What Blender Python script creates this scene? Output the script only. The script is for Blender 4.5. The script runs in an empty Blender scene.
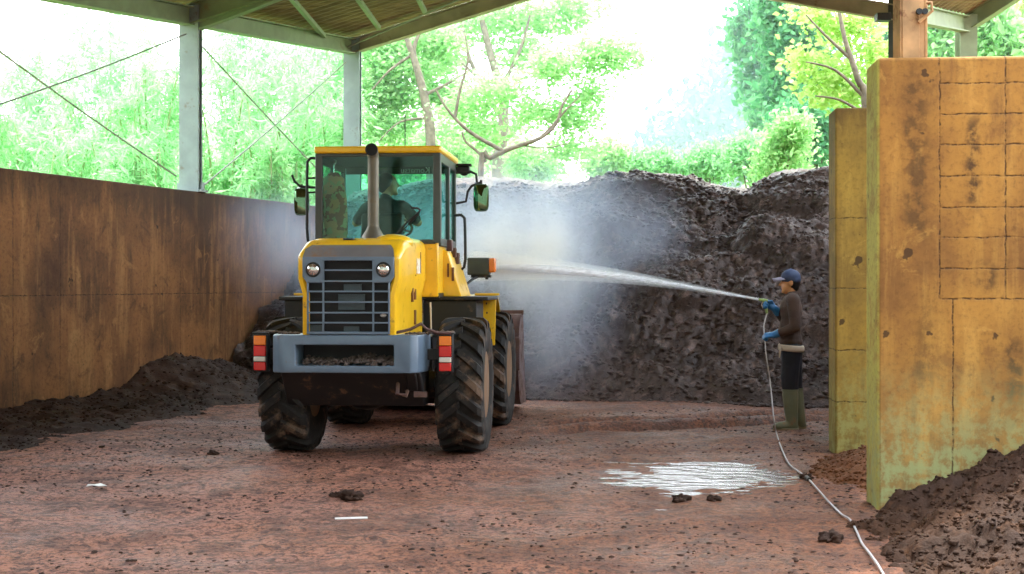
import bpy, bmesh, math, random
import numpy as np
from mathutils import Vector, Matrix, Euler

scene = bpy.context.scene
COL = scene.collection
PI = math.pi
F = 1400.0            # focal length in pixels of the 1024 x 574 frame
HZ = 283.0            # horizon row
EYE = 1.6

def P(px, py, d):
    """point of the place seen at a pixel, at distance d along the view axis"""
    return Vector(((px-512)/F*d, d, EYE+(HZ-py)/F*d))

# building axes: t runs along the gable end, s runs along the left wall
ANG = math.atan2(-0.297, 0.955)
T = Vector((math.cos(ANG), math.sin(ANG), 0)); S = Vector((-math.sin(ANG), math.cos(ANG), 0))
O = Vector((-4.3, 21.3, 0))
def W(t, s, z=0.0):
    return O + T*t + S*s + Vector((0, 0, z))
def ts(x, y):
    dx, dy = x-O.x, y-O.y
    return dx*T.x+dy*T.y, dx*S.x+dy*S.y

# ---------------------------------------------------------------- numpy noise
def _h(ix, iy, seed):
    n = (ix.astype(np.int64)*374761393 + iy.astype(np.int64)*668265263 + seed*1442695041) & 0xffffffff
    n = ((n ^ (n >> 13))*1274126177) & 0xffffffff
    n = n ^ (n >> 16)
    return (n & 0xffff)/65535.0
def vnoise(x, y, seed=0):
    x0 = np.floor(x); y0 = np.floor(y); fx = x-x0; fy = y-y0
    fx = fx*fx*fx*(fx*(fx*6-15)+10); fy = fy*fy*fy*(fy*(fy*6-15)+10)
    a = _h(x0, y0, seed); b = _h(x0+1, y0, seed); c = _h(x0, y0+1, seed); d = _h(x0+1, y0+1, seed)
    return (a*(1-fx)+b*fx)*(1-fy)+(c*(1-fx)+d*fx)*fy
def fbm(x, y, octv=4, seed=0, gain=0.5):
    r = 0*x; amp = 1.0; tot = 0
    for k in range(octv):
        r = r+amp*(vnoise(x*2**k+17.3*k, y*2**k-9.1*k, seed+k)-0.5); tot += amp; amp *= gain
    return r/tot*2
def billow(x, y, octv=3, seed=0):
    r = 0*x; amp = 1.0; tot = 0
    for k in range(octv):
        r = r+amp*np.abs(vnoise(x*2**k+5.3*k, y*2**k+3.1*k, seed+k)*2-1); tot += amp; amp *= 0.55
    return r/tot
def sstep(a, b, x):
    q = np.clip((x-a)/(b-a), 0, 1); return q*q*(3-2*q)

# ---------------------------------------------------------------- object helpers
def link(o, parent=None):
    COL.objects.link(o)
    if parent: o.parent = parent
    return o
def tag(o, label=None, cat=None, group=None, kind=None):
    if label: o['label'] = label
    if cat: o['category'] = cat
    if group: o['group'] = group
    if kind: o['kind'] = kind
    return o
def empty(name, loc=(0, 0, 0), rz=0.0, parent=None):
    o = bpy.data.objects.new(name, None); link(o, parent)
    o.location = loc; o.rotation_euler = (0, 0, rz); o.empty_display_size = 0.2
    return o
def np_mesh(name, V, Q, smooth=True):
    """mesh from an (n,3) array and an (m,k) array of equal faces"""
    me = bpy.data.meshes.new(name)
    V = np.asarray(V, dtype=np.float32); Q = np.asarray(Q, dtype=np.int32)
    k = Q.shape[1]
    me.vertices.add(len(V)); me.vertices.foreach_set('co', V.ravel())
    me.loops.add(Q.size); me.loops.foreach_set('vertex_index', Q.ravel())
    me.polygons.add(len(Q))
    me.polygons.foreach_set('loop_start', np.arange(0, Q.size, k, dtype=np.int32))
    me.polygons.foreach_set('loop_total', np.full(len(Q), k, dtype=np.int32))
    me.polygons.foreach_set('use_smooth', np.full(len(Q), smooth))
    me.update(calc_edges=True); me.validate()
    return me

class MB:
    def __init__(self): self.v = []; self.f = []
    def add(self, vs, fs):
        b = len(self.v); self.v += [tuple(q) for q in vs]; self.f += [tuple(i+b for i in f) for f in fs]; return self
    def box(self, c, size, rot=None):
        hx, hy, hz = size[0]/2, size[1]/2, size[2]/2
        vs = [Vector((x, y, z)) for z in (-hz, hz) for x, y in ((-hx, -hy), (hx, -hy), (hx, hy), (-hx, hy))]
        if rot is not None:
            m = Euler(rot).to_matrix(); vs = [m @ q for q in vs]
        c = Vector(c)
        return self.add([q+c for q in vs], [(3, 2, 1, 0), (4, 5, 6, 7), (0, 1, 5, 4), (1, 2, 6, 5), (2, 3, 7, 6), (3, 0, 4, 7)])
    def b2(self, a, b):
        return self.box(((a[0]+b[0])/2, (a[1]+b[1])/2, (a[2]+b[2])/2), (abs(b[0]-a[0]), abs(b[1]-a[1]), abs(b[2]-a[2])))
    def beam(self, p, q, w, h, up=(0, 0, 1)):
        """rectangular bar from p to q; w across, h along up"""
        p = Vector(p); q = Vector(q); d = (q-p).normalized(); up = Vector(up)
        x = d.cross(up).normalized()*(w/2); u = x.cross(d).normalized()*(h/2)
        vs = [e+sx*x+su*u for e in (p, q) for sx, su in ((-1, -1), (1, -1), (1, 1), (-1, 1))]
        return self.add(vs, [(3, 2, 1, 0), (4, 5, 6, 7), (0, 1, 5, 4), (1, 2, 6, 5), (2, 3, 7, 6), (3, 0, 4, 7)])
    def ibeam(self, p, q, w, h, up=(0, 0, 1), tf=0.02, tw=0.016):
        p = Vector(p); q = Vector(q); d = (q-p).normalized(); up = Vector(up)
        x = d.cross(up).normalized(); u = x.cross(d).normalized()
        for sg in (-1, 1):
            self.beam(p+u*sg*(h-tf)/2, q+u*sg*(h-tf)/2, w, tf, up)
        self.beam(p, q, tw, h-2*tf, up)
        return self
    def prism(self, poly, z0, z1, axis='z'):
        """poly = list of 2d points; extruded along axis"""
        n = len(poly)
        def mk(a, b, z):
            return {'z': (a, b, z), 'y': (a, z, b), 'x': (z, a, b)}[axis]
        vs = [mk(a, b, z0) for a, b in poly]+[mk(a, b, z1) for a, b in poly]
        fs = [tuple(range(n))[::-1], tuple(range(n, 2*n))]+[(i, (i+1) % n, n+(i+1) % n, n+i) for i in range(n)]
        return self.add(vs, fs)
    def loft(self, rings, cap=True, close=True):
        n = len(rings[0]); vs = [q for r in rings for q in r]; fs = []
        for k in range(len(rings)-1):
            for i in range(n if close else n-1):
                j = (i+1) % n
                fs.append((k*n+i, k*n+j, (k+1)*n+j, (k+1)*n+i))
        if cap:
            fs.append(tuple(range(n))[::-1]); fs.append(tuple((len(rings)-1)*n+i for i in range(n)))
        return self.add(vs, fs)
    def tube(self, pts, r, n=8, cap=True):
        pts = [Vector(q) for q in pts]
        rs = r if isinstance(r, (list, tuple)) else [r]*len(pts)
        rings = []; ref = None
        for i, q in enumerate(pts):
            d = (pts[min(i+1, len(pts)-1)]-pts[max(i-1, 0)]).normalized()
            if ref is None:
                ref = Vector((0, 0, 1)) if abs(d.z) < 0.9 else Vector((1, 0, 0))
            x = d.cross(ref).normalized(); y = x.cross(d).normalized(); ref = y
            rings.append([q+(x*math.cos(2*PI*k/n)+y*math.sin(2*PI*k/n))*rs[i] for k in range(n)])
        return self.loft(rings, cap)
    def lathe(self, prof, axis='z', c=(0, 0, 0), n=24, cap=True):
        """prof = (radius, height along axis)"""
        c = Vector(c); rings = []
        for r, h in prof:
            ring = []
            for k in range(n):
                a = 2*PI*k/n; u, w = r*math.cos(a), r*math.sin(a)
                ring.append(c+Vector({'z': (u, w, h), 'x': (h, u, w), 'y': (u, h, w)}[axis]))
            rings.append(ring)
        return self.loft(rings, cap)
    def ell(self, c, r, n=14, m=9, rot=None):
        rad = r if isinstance(r, (tuple, list)) else (r, r, r)
        c = Vector(c); mt = Euler(rot).to_matrix() if rot is not None else Matrix.Identity(3)
        rings = []
        for i in range(m+1):
            th = PI*(i+0.02)/(m+0.04)
            rings.append([c+mt @ Vector((rad[0]*math.sin(th)*math.cos(2*PI*k/n), rad[1]*math.sin(th)*math.sin(2*PI*k/n), -rad[2]*math.cos(th))) for k in range(n)])
        return self.loft(rings)
    def capsule(self, p, q, r0, r1=None, n=12):
        p = Vector(p); q = Vector(q); r1 = r0 if r1 is None else r1
        d = (q-p); L = d.length; d = d.normalized() if L > 1e-6 else Vector((0, 0, 1))
        ref = Vector((0, 0, 1)) if abs(d.z) < 0.9 else Vector((1, 0, 0))
        x = d.cross(ref).normalized(); y = x.cross(d)
        rings = []
        for k in range(5):
            a = -PI/2+0.08+k*(PI/2-0.08)/4
            rings.append((p+d*r0*math.sin(a), r0*math.cos(a)))
        for k in range(5):
            a = k*(PI/2-0.08)/4
            rings.append((q+d*r1*math.sin(a), r1*math.cos(a)))
        return self.loft([[c+(x*math.cos(2*PI*i/n)+y*math.sin(2*PI*i/n))*r for i in range(n)] for c, r in rings])
    def build(self, name, mat, parent=None, smooth=None, bevel=0.0, seg=2):
        me = bpy.data.meshes.new(name); me.from_pydata(self.v, [], self.f)
        bm = bmesh.new(); bm.from_mesh(me); bmesh.ops.recalc_face_normals(bm, faces=bm.faces)
        bm.to_mesh(me); bm.free(); me.update()
        me.materials.append(mat)
        if smooth is not None:
            me.polygons.foreach_set('use_smooth', [True]*len(me.polygons))
            me.set_sharp_from_angle(angle=math.radians(smooth))
        o = bpy.data.objects.new(name, me); link(o, parent)
        if bevel > 0:
            b = o.modifiers.new('bevel', 'BEVEL'); b.width = bevel; b.segments = seg; b.limit_method = 'ANGLE'
            b.angle_limit = math.radians(35); b.harden_normals = False
            if smooth is None:
                me.polygons.foreach_set('use_smooth', [True]*len(me.polygons))
                me.set_sharp_from_angle(angle=math.radians(50))
        return o

def fuse(mb, name, mat, parent=None, voxel=0.012, smooth_it=4):
    """one continuous skin over overlapping capsules"""
    o = mb.build(name+'_raw', mat, None)
    r = o.modifiers.new('r', 'REMESH'); r.mode = 'VOXEL'; r.voxel_size = voxel
    s = o.modifiers.new('s', 'SMOOTH'); s.factor = 0.5; s.iterations = smooth_it
    dg = bpy.context.evaluated_depsgraph_get()
    me = bpy.data.meshes.new_from_object(o.evaluated_get(dg))
    bpy.data.objects.remove(o)
    me.polygons.foreach_set('use_smooth', [True]*len(me.polygons))
    me.materials.clear(); me.materials.append(mat)
    n = bpy.data.objects.new(name, me); link(n, parent)
    return n
HAZE=0.0038; SKY=7.0; SUN=8.0; SUNROT=(math.radians(-24), 0, math.radians(-20)); EXPO=0.1
# ---------------------------------------------------------------- materials
def new_mat(name):
    m = bpy.data.materials.new(name); m.use_nodes = True
    nt = m.node_tree; nt.nodes.clear()
    out = nt.nodes.new('ShaderNodeOutputMaterial')
    return m, nt, out
def N(nt, typ, ins=None, **props):
    n = nt.nodes.new(typ)
    for k, v in props.items(): setattr(n, k, v)
    for k, v in (ins or {}).items():
        if isinstance(v, bpy.types.NodeSocket): nt.links.new(v, n.inputs[k])
        else: n.inputs[k].default_value = v
    return n
def c4(c): return (c[0], c[1], c[2], 1.0)
def mixc(nt, f, a, b, blend='MIX'):
    n = nt.nodes.new('ShaderNodeMix'); n.data_type = 'RGBA'; n.blend_type = blend
    for i, v in ((0, f), (6, a), (7, b)):
        if isinstance(v, bpy.types.NodeSocket): nt.links.new(v, n.inputs[i])
        else: n.inputs[i].default_value = v if i == 0 else c4(v)
    return n.outputs[2]
def math_(nt, op, a, b=0.0, c=0.0, clamp=False):
    n = nt.nodes.new('ShaderNodeMath'); n.operation = op; n.use_clamp = clamp
    for i, v in enumerate((a, b, c)):
        if isinstance(v, bpy.types.NodeSocket): nt.links.new(v, n.inputs[i])
        else: n.inputs[i].default_value = v
    return n.outputs[0]
def rng(nt, v, a, b, lo=0.0, hi=1.0):
    n = N(nt, 'ShaderNodeMapRange', {0: v, 1: a, 2: b, 3: lo, 4: hi}); n.interpolation_type = 'SMOOTHSTEP'
    return n.outputs[0]
def coords(nt, scale=(1, 1, 1), kind='Object'):
    tc = nt.nodes.new('ShaderNodeTexCoord')
    mp = N(nt, 'ShaderNodeMapping', {'Vector': tc.outputs[kind], 'Scale': scale})
    return mp.outputs[0]
def noise(nt, vec, scale, detail=4.0, rough=0.55, out=0, dist=0.0):
    return N(nt, 'ShaderNodeTexNoise', {'Vector': vec, 'Scale': scale, 'Detail': detail, 'Roughness': rough, 'Distortion': dist}).outputs[out]
def bump(nt, h, strength=0.3, dist=0.02):
    return N(nt, 'ShaderNodeBump', {'Height': h, 'Strength': strength, 'Distance': dist}).outputs[0]
def pbsdf(nt, out, **ins):
    ins2 = {}
    for k, v in ins.items():
        k = k.replace('_', ' ')
        if k in ('Base Color', 'Specular Tint') and not isinstance(v, bpy.types.NodeSocket): v = c4(v)
        ins2[k] = v
    n = N(nt, 'ShaderNodeBsdfPrincipled', ins2)
    nt.links.new(n.outputs[0], out.inputs['Surface'])
    return n

def plain(name, col, rough=0.5, metal=0.0, var=0.15, scale=6.0, dirt=None, dirt_amt=0.0, dirt_scale=5.0, bmp=0.0, bscale=40.0, coat=0.0, spec=0.5):
    m, nt, out = new_mat(name)
    v = coords(nt)
    n1 = noise(nt, v, scale)
    dark = tuple(c*(1-var) for c in col); lite = tuple(min(1, c*(1+var)) for c in col)
    c = mixc(nt, rng(nt, n1, 0.3, 0.7), dark, lite)
    r = rough
    if dirt:
        n2 = noise(nt, v, dirt_scale, 8.0, 0.7)
        f = rng(nt, n2, 0.62-dirt_amt*0.4, 0.78-dirt_amt*0.35)
        c = mixc(nt, f, c, dirt)
        r = N(nt, 'ShaderNodeMapRange', {0: f, 1: 0.0, 2: 1.0, 3: rough, 4: 0.9}).outputs[0]
    kw = dict(Base_Color=c, Roughness=r, Metallic=metal)
    p = pbsdf(nt, out, **kw)
    p.inputs['Specular IOR Level'].default_value = spec
    if coat: p.inputs['Coat Weight'].default_value = coat; p.inputs['Coat Roughness'].default_value = 0.15
    if bmp: nt.links.new(bump(nt, noise(nt, v, bscale, 5.0), bmp, 0.02), p.inputs['Normal'])
    return m

def soil(name, c1, c2, c3, rough=0.7, scale=1.0, bstr=0.6, spec=0.5, wet=None):
    m, nt, out = new_mat(name)
    v = coords(nt)
    big = noise(nt, v, 0.7*scale, 5.0)
    mid = noise(nt, v, 5.0*scale, 6.0, 0.65)
    fine = noise(nt, v, 38.0*scale, 4.0, 0.7)
    a = mixc(nt, rng(nt, big, 0.38, 0.62), c1, c2)
    a = mixc(nt, rng(nt, mid, 0.5, 0.72), a, c3)
    a = mixc(nt, rng(nt, fine, 0.42, 0.68, 0.0, 0.55), a, tuple(q*0.35 for q in c1))
    h = math_(nt, 'ADD', math_(nt, 'MULTIPLY', mid, 1.0), math_(nt, 'MULTIPLY', fine, 0.4))
    p = pbsdf(nt, out, Base_Color=a, Roughness=rough)
    p.inputs['Specular IOR Level'].default_value = spec
    if wet:
        wn = noise(nt, v, 0.55, 4.0)
        r = N(nt, 'ShaderNodeMapRange', {0: wn, 1: 0.42, 2: 0.62, 3: rough, 4: wet}).outputs[0]
        r = math_(nt, 'ADD', r, math_(nt, 'MULTIPLY', fine, 0.25))
        nt.links.new(r, p.inputs['Roughness'])
    nt.links.new(bump(nt, h, bstr, 0.03), p.inputs['Normal'])
    return m

def concrete(name, base, dark, light, stain, joints=None, spot=0.5, rough=0.75, streak=0.6, moss=None, topdark=None, endmoss=None, runs=None, bigs=0.9):
    """joints = list of (axis, period or list of positions, lo, hi along other axis)"""
    m, nt, out = new_mat(name)
    tc = nt.nodes.new('ShaderNodeTexCoord'); v = tc.outputs['Object']
    sep = N(nt, 'ShaderNodeSeparateXYZ', {0: v})
    big = noise(nt, v, bigs, 6.0, 0.6)
    a = mixc(nt, rng(nt, big, 0.36, 0.62), dark, base)
    st = N(nt, 'ShaderNodeMapping', {'Vector': v, 'Scale': (3.2, 3.2, 0.35)}).outputs[0]
    sn = noise(nt, st, 1.6, 6.0, 0.65)
    a = mixc(nt, rng(nt, sn, 0.48, 0.7, 0, streak), a, light)
    sn2 = noise(nt, N(nt, 'ShaderNodeMapping', {'Vector': v, 'Scale': (2.6, 2.6, 0.5), 'Location': (5, 3, 1)}).outputs[0], 1.3, 7.0, 0.7)
    a = mixc(nt, rng(nt, sn2, 0.53, 0.72, 0, 0.75), a, stain)
    blot = noise(nt, v, 2.6, 9.0, 0.72, dist=0.6)
    a = mixc(nt, rng(nt, blot, 0.52, 0.66, 0, 0.7), a, dark)
    a = mixc(nt, rng(nt, blot, 0.42, 0.33, 0, 0.5), a, light)
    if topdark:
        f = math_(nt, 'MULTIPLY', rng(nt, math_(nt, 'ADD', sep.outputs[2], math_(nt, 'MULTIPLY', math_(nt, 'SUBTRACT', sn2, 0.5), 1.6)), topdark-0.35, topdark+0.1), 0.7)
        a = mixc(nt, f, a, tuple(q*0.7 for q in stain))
    if endmoss:
        gnm = N(nt, 'ShaderNodeSeparateXYZ', {0: tc.outputs['Normal']})
        f = math_(nt, 'MULTIPLY', rng(nt, gnm.outputs[0], -0.3, -0.8, 0, 1), rng(nt, blot, 0.62, 0.45, 0.35, 0.95))
        a = mixc(nt, f, a, endmoss)
    fine = noise(nt, v, 26.0, 5.0, 0.7)
    a = mixc(nt, rng(nt, fine, 0.45, 0.75, 0, 0.5), a, tuple(q*0.45 for q in dark))
    sp = noise(nt, v, 7.0, 3.0, 0.5)
    a = mixc(nt, rng(nt, sp, 0.74-0.06*spot, 0.78-0.06*spot, 0, 0.9), a, tuple(q*0.35 for q in stain))
    scr = noise(nt, N(nt, 'ShaderNodeMapping', {'Vector': v, 'Scale': (5, 5, 1.4), 'Location': (2, 7, 3)}).outputs[0], 2.0, 2.0)
    a = mixc(nt, rng(nt, scr, 0.77, 0.79, 0, 0.5), a, (0.55, 0.45, 0.33))
    for (rx, z0, z1, wd, amt) in (runs or []):
        dx = math_(nt, 'DIVIDE', math_(nt, 'ABSOLUTE', math_(nt, 'SUBTRACT', math_(nt, 'ADD', sep.outputs[0], math_(nt, 'MULTIPLY', math_(nt, 'SUBTRACT', blot, 0.5), wd*1.5)), rx)), wd)
        f = rng(nt, dx, 1.0, 0.2, 0.0, 1.0)
        f = math_(nt, 'MULTIPLY', f, math_(nt, 'MULTIPLY', rng(nt, sep.outputs[2], z0-0.1, z0+0.1), rng(nt, sep.outputs[2], z1+0.1, z1-0.1)))
        f = math_(nt, 'MULTIPLY', f, rng(nt, noise(nt, v, 9.0, 4.0, 0.6), 0.42, 0.58, 0.15, amt))
        a = mixc(nt, f, a, tuple(q*0.45 for q in stain))
    h = math_(nt, 'MULTIPLY', fine, 0.4)
    if moss:
        mn = noise(nt, v, 9.0, 5.0, 0.7)
        f = math_(nt, 'MULTIPLY', rng(nt, mn, 0.4, 0.6, 0.2, 0.9), rng(nt, sep.outputs[2], 1.2, 0.1, 0.0, 1.0))
        a = mixc(nt, f, a, moss)
    for (ax, items, lo, hi, lo2, hi2) in (joints or []):
        co = sep.outputs[ax]; oth = sep.outputs[2 if ax != 2 else 0]; third = None
        wob = math_(nt, 'MULTIPLY', math_(nt, 'SUBTRACT', noise(nt, v, 9.0, 3.0), 0.5), 0.03)
        for pos in items:
            d = math_(nt, 'ABSOLUTE', math_(nt, 'SUBTRACT', math_(nt, 'ADD', co, wob), pos))
            f = rng(nt, d, 0.001, 0.010, 1.0, 0.0)
            gate = math_(nt, 'MULTIPLY', math_(nt, 'GREATER_THAN', oth, lo), math_(nt, 'LESS_THAN', oth, hi))
            f = math_(nt, 'MULTIPLY', f, gate)
            f = math_(nt, 'MULTIPLY', f, rng(nt, noise(nt, v, 22.0, 4.0, 0.7), 0.42, 0.56, 0.18, 0.95))
            a = mixc(nt, f, a, tuple(q*0.28 for q in dark))
            h = math_(nt, 'SUBTRACT', h, f)
    p = pbsdf(nt, out, Base_Color=a, Roughness=rough)
    p.inputs['Specular IOR Level'].default_value = 0.3
    nt.links.new(bump(nt, h, 0.35, 0.015), p.inputs['Normal'])
    return m

def leafmat(name, c1, c2, trans=0.5, rough=0.5):
    m, nt, out = new_mat(name)
    g = nt.nodes.new('ShaderNodeNewGeometry')
    c = mixc(nt, g.outputs['Random Per Island'], c1, c2)
    d = N(nt, 'ShaderNodeBsdfPrincipled', {'Base Color': c, 'Roughness': rough})
    d.inputs['Specular IOR Level'].default_value = 0.35
    t = N(nt, 'ShaderNodeBsdfTranslucent', {'Color': c})
    mx = N(nt, 'ShaderNodeMixShader', {0: trans, 1: d.outputs[0], 2: t.outputs[0]})
    nt.links.new(mx.outputs[0], out.inputs['Surface'])
    return m

def glassmat(name, tint, refl=1.0, rough=0.02):
    m, nt, out = new_mat(name)
    t = N(nt, 'ShaderNodeBsdfTransparent', {'Color': c4(tint)})
    g = N(nt, 'ShaderNodeBsdfGlossy', {'Color': c4((0.9, 1.0, 0.97)), 'Roughness': rough})
    fr = N(nt, 'ShaderNodeFresnel', {'IOR': 1.5})
    f = math_(nt, 'MULTIPLY', fr.outputs[0], refl, clamp=True)
    mx = N(nt, 'ShaderNodeMixShader', {0: f, 1: t.outputs[0], 2: g.outputs[0]})
    nt.links.new(mx.outputs[0], out.inputs['Surface'])
    return m

MUD = (0.20, 0.11, 0.065)
M = {}
M['yellow'] = plain('yellow_paint', (0.90, 0.52, 0.012), 0.32, var=0.06, dirt=(0.30, 0.15, 0.05), dirt_amt=0.10, dirt_scale=7.0, coat=0.3)
M['slate'] = plain('slate_paint', (0.125, 0.18, 0.25), 0.38, var=0.08, dirt=(0.16, 0.11, 0.085), dirt_amt=0.12, dirt_scale=6.0, coat=0.2)
M['hoodgrey'] = plain('dusty_grey_paint', (0.16, 0.15, 0.15), 0.5, var=0.1, dirt=(0.24, 0.15, 0.10), dirt_amt=0.3, dirt_scale=5.0)
M['black'] = plain('black_steel', (0.010, 0.010, 0.011), 0.5, var=0.2, dirt=MUD, dirt_amt=0.12, dirt_scale=6.0)
M['cabgrey'] = plain('cab_frame_paint', (0.055, 0.065, 0.055), 0.45, var=0.1, dirt=MUD, dirt_amt=0.02)
M['void'] = plain('dark_radiator', (0.012, 0.013, 0.015), 0.7)
M['rubber'] = plain('tyre_rubber', (0.020, 0.018, 0.017), 0.72, var=0.25, dirt=(0.15, 0.095, 0.065), dirt_amt=0.30, dirt_scale=4.5, bmp=0.2, bscale=25, spec=0.25)
M['rim'] = plain('dusty_rim', (0.17, 0.09, 0.04), 0.6, dirt=(0.20, 0.11, 0.06), dirt_amt=0.6, dirt_scale=6.0)
M['bucket'] = plain('worn_bucket_steel', (0.13, 0.07, 0.065), 0.42, metal=0.35, var=0.3, dirt=(0.13, 0.07, 0.045), dirt_amt=0.4)
M['pipe'] = plain('exhaust_steel', (0.13, 0.12, 0.09), 0.45, metal=0.4, var=0.15, dirt=(0.16, 0.11, 0.06), dirt_amt=0.2)
M['glass'] = glassmat('cab_glass', (0.76, 0.93, 0.88), 0.6)
M['glass2'] = glassmat('cab_front_glass', (0.62, 0.92, 0.88), 0.4)
M['chrome'] = plain('lamp_chrome', (0.8, 0.8, 0.78), 0.12, metal=0.9, var=0.2, scale=30)
M['mirror'] = plain('mirror_glass', (0.15, 0.27, 0.16), 0.06, metal=1.0, var=0.02)  # reflected greenery put into the dark green tint
M['mirrorback'] = plain('mirror_shell', (0.05, 0.11, 0.06), 0.16, metal=0.3, var=0.1, coat=0.8)
M['amber'] = plain('amber_lens', (0.80, 0.19, 0.01), 0.25, var=0.1, coat=0.15)
M['red'] = plain('red_lens', (0.62, 0.010, 0.010), 0.25, var=0.1, coat=0.15)
M['white_lens'] = plain('clear_lens', (0.7, 0.66, 0.6), 0.2, var=0.1, coat=0.6)
M['sticker'] = plain('warning_sticker', (0.75, 0.72, 0.62), 0.5, var=0.1, dirt=(0.6, 0.33, 0.05), dirt_amt=0.4, dirt_scale=25)
M['slot'] = plain('louvre_shadow', (0.16, 0.06, 0.015), 0.7)
M['seat'] = plain('seat_vinyl', (0.02, 0.02, 0.022), 0.5)
M['steel'] = plain('bounce_green_steel', (0.24, 0.29, 0.155), 0.55, var=0.12, scale=3.0, dirt=(0.24, 0.17, 0.09), dirt_amt=0.12, dirt_scale=4.0)  # olive cast of bounced light put into the beams' green
M['steel_blue'] = plain('painted_steel_column', (0.27, 0.33, 0.32), 0.5, var=0.12, scale=3.0, dirt=(0.20, 0.16, 0.12), dirt_amt=0.12, dirt_scale=5.0)
M['steel_pale'] = plain('lit_rafter_steel', (0.42, 0.37, 0.26), 0.55, var=0.15, scale=3.0, dirt=(0.22, 0.15, 0.08), dirt_amt=0.12, dirt_scale=4.0)  # gable rafter's lit underside put into a paler steel colour
M['rustpost'] = plain('rusty_post_steel', (0.42, 0.235, 0.10), 0.7, var=0.3, scale=4.0, dirt=(0.16, 0.06, 0.03), dirt_amt=0.22, dirt_scale=7.0)
M['cable'] = plain('steel_cable', (0.30, 0.30, 0.25), 0.5)
def roofmat():
    m, nt, out = new_mat('roof_sheet')
    v = coords(nt)
    w = noise(nt, N(nt, 'ShaderNodeMapping', {'Vector': v, 'Scale': (0.6, 9.0, 1)}).outputs[0], 3.0, 6.0, 0.7)
    b = noise(nt, v, 0.8, 4.0)
    c = mixc(nt, rng(nt, w, 0.35, 0.65), (0.14, 0.085, 0.035), (0.36, 0.25, 0.12))
    c = mixc(nt, rng(nt, b, 0.4, 0.7, 0, 0.6), c, (0.13, 0.08, 0.045))
    pbsdf(nt, out, Base_Color=c, Roughness=0.7)
    return m
M['roof'] = roofmat()
M['pile'] = soil('compost', (0.040, 0.021, 0.015), (0.072, 0.041, 0.031), (0.19, 0.122, 0.10), rough=0.5, scale=1.0, bstr=0.9, spec=0.42)  # last, palest tone puts the lumps' highlights into the colour
M['bank'] = soil('dark_soil', (0.036, 0.018, 0.012), (0.058, 0.028, 0.018), (0.095, 0.048, 0.032), rough=0.75, bstr=0.7, spec=0.25)
M['heap'] = soil('fresh_soil', (0.050, 0.019, 0.007), (0.030, 0.012, 0.0055), (0.080, 0.032, 0.012), rough=0.8, bstr=0.8, spec=0.25)
M['mound'] = soil('red_soil', (0.16, 0.060, 0.022), (0.10, 0.038, 0.015), (0.21, 0.085, 0.033), rough=0.8, bstr=0.8, spec=0.25)
M['culm'] = plain('bamboo_culm', (0.24, 0.32, 0.12), 0.5)
M['skin'] = plain('skin', (0.42, 0.23, 0.13), 0.5, var=0.06)
M['skin_orange'] = plain('tanned_skin', (0.50, 0.23, 0.09), 0.5, var=0.06)
M['hair'] = plain('black_hair', (0.010, 0.009, 0.009), 0.45)
M['shirt'] = plain('brown_sweater', (0.062, 0.034, 0.024), 0.85, var=0.25, scale=9, bmp=0.3, bscale=60)
M['navy'] = plain('navy_trousers', (0.007, 0.0075, 0.014), 0.8, var=0.3, scale=8, bmp=0.25, bscale=30)
M['cap'] = plain('navy_cap', (0.035, 0.055, 0.12), 0.7, var=0.15)
M['brim'] = plain('pale_cap_brim', (0.30, 0.27, 0.36), 0.7, var=0.15)
M['glove'] = plain('blue_rubber_glove', (0.03, 0.16, 0.38), 0.4, var=0.15)
M['glove_teal'] = plain('teal_rubber_glove', (0.03, 0.24, 0.36), 0.4, var=0.2)
M['boot'] = plain('green_rubber_boot', (0.15, 0.165, 0.105), 0.38, var=0.15, dirt=(0.26, 0.17, 0.10), dirt_amt=0.15)
M['boot_sole'] = plain('boot_sole', (0.26, 0.20, 0.13), 0.6)
M['belt'] = plain('pale_cloth_band', (0.50, 0.42, 0.33), 0.8, var=0.15)
M['hose'] = plain('grey_hose', (0.40, 0.37, 0.37), 0.45, var=0.12)
M['gun'] = plain('green_spray_gun', (0.25, 0.36, 0.12), 0.4, var=0.2)
M['operator_shirt'] = plain('operator_shirt', (0.010, 0.013, 0.013), 0.8)
M['white_scrap'] = plain('white_scrap', (0.85, 0.84, 0.82), 0.5)
M['bark'] = plain('bark', (0.17, 0.135, 0.09), 0.8, var=0.3, scale=9, bmp=0.5, bscale=20)
def camo():
    m, nt, out = new_mat('patterned_jacket_cloth')
    v = coords(nt)
    n1 = noise(nt, v, 9.0, 2.0); n2 = noise(nt, v, 13.0, 2.0)
    c = mixc(nt, math_(nt, 'GREATER_THAN', n1, 0.52), (0.50, 0.26, 0.12), (0.26, 0.08, 0.04))
    c = mixc(nt, math_(nt, 'GREATER_THAN', n2, 0.55), c, (0.34, 0.30, 0.14))
    pbsdf(nt, out, Base_Color=c, Roughness=0.85)
    return m
M['camo'] = camo()
M['cooler'] = plain('cooler_paint', (0.05, 0.075, 0.09), 0.5)
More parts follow.
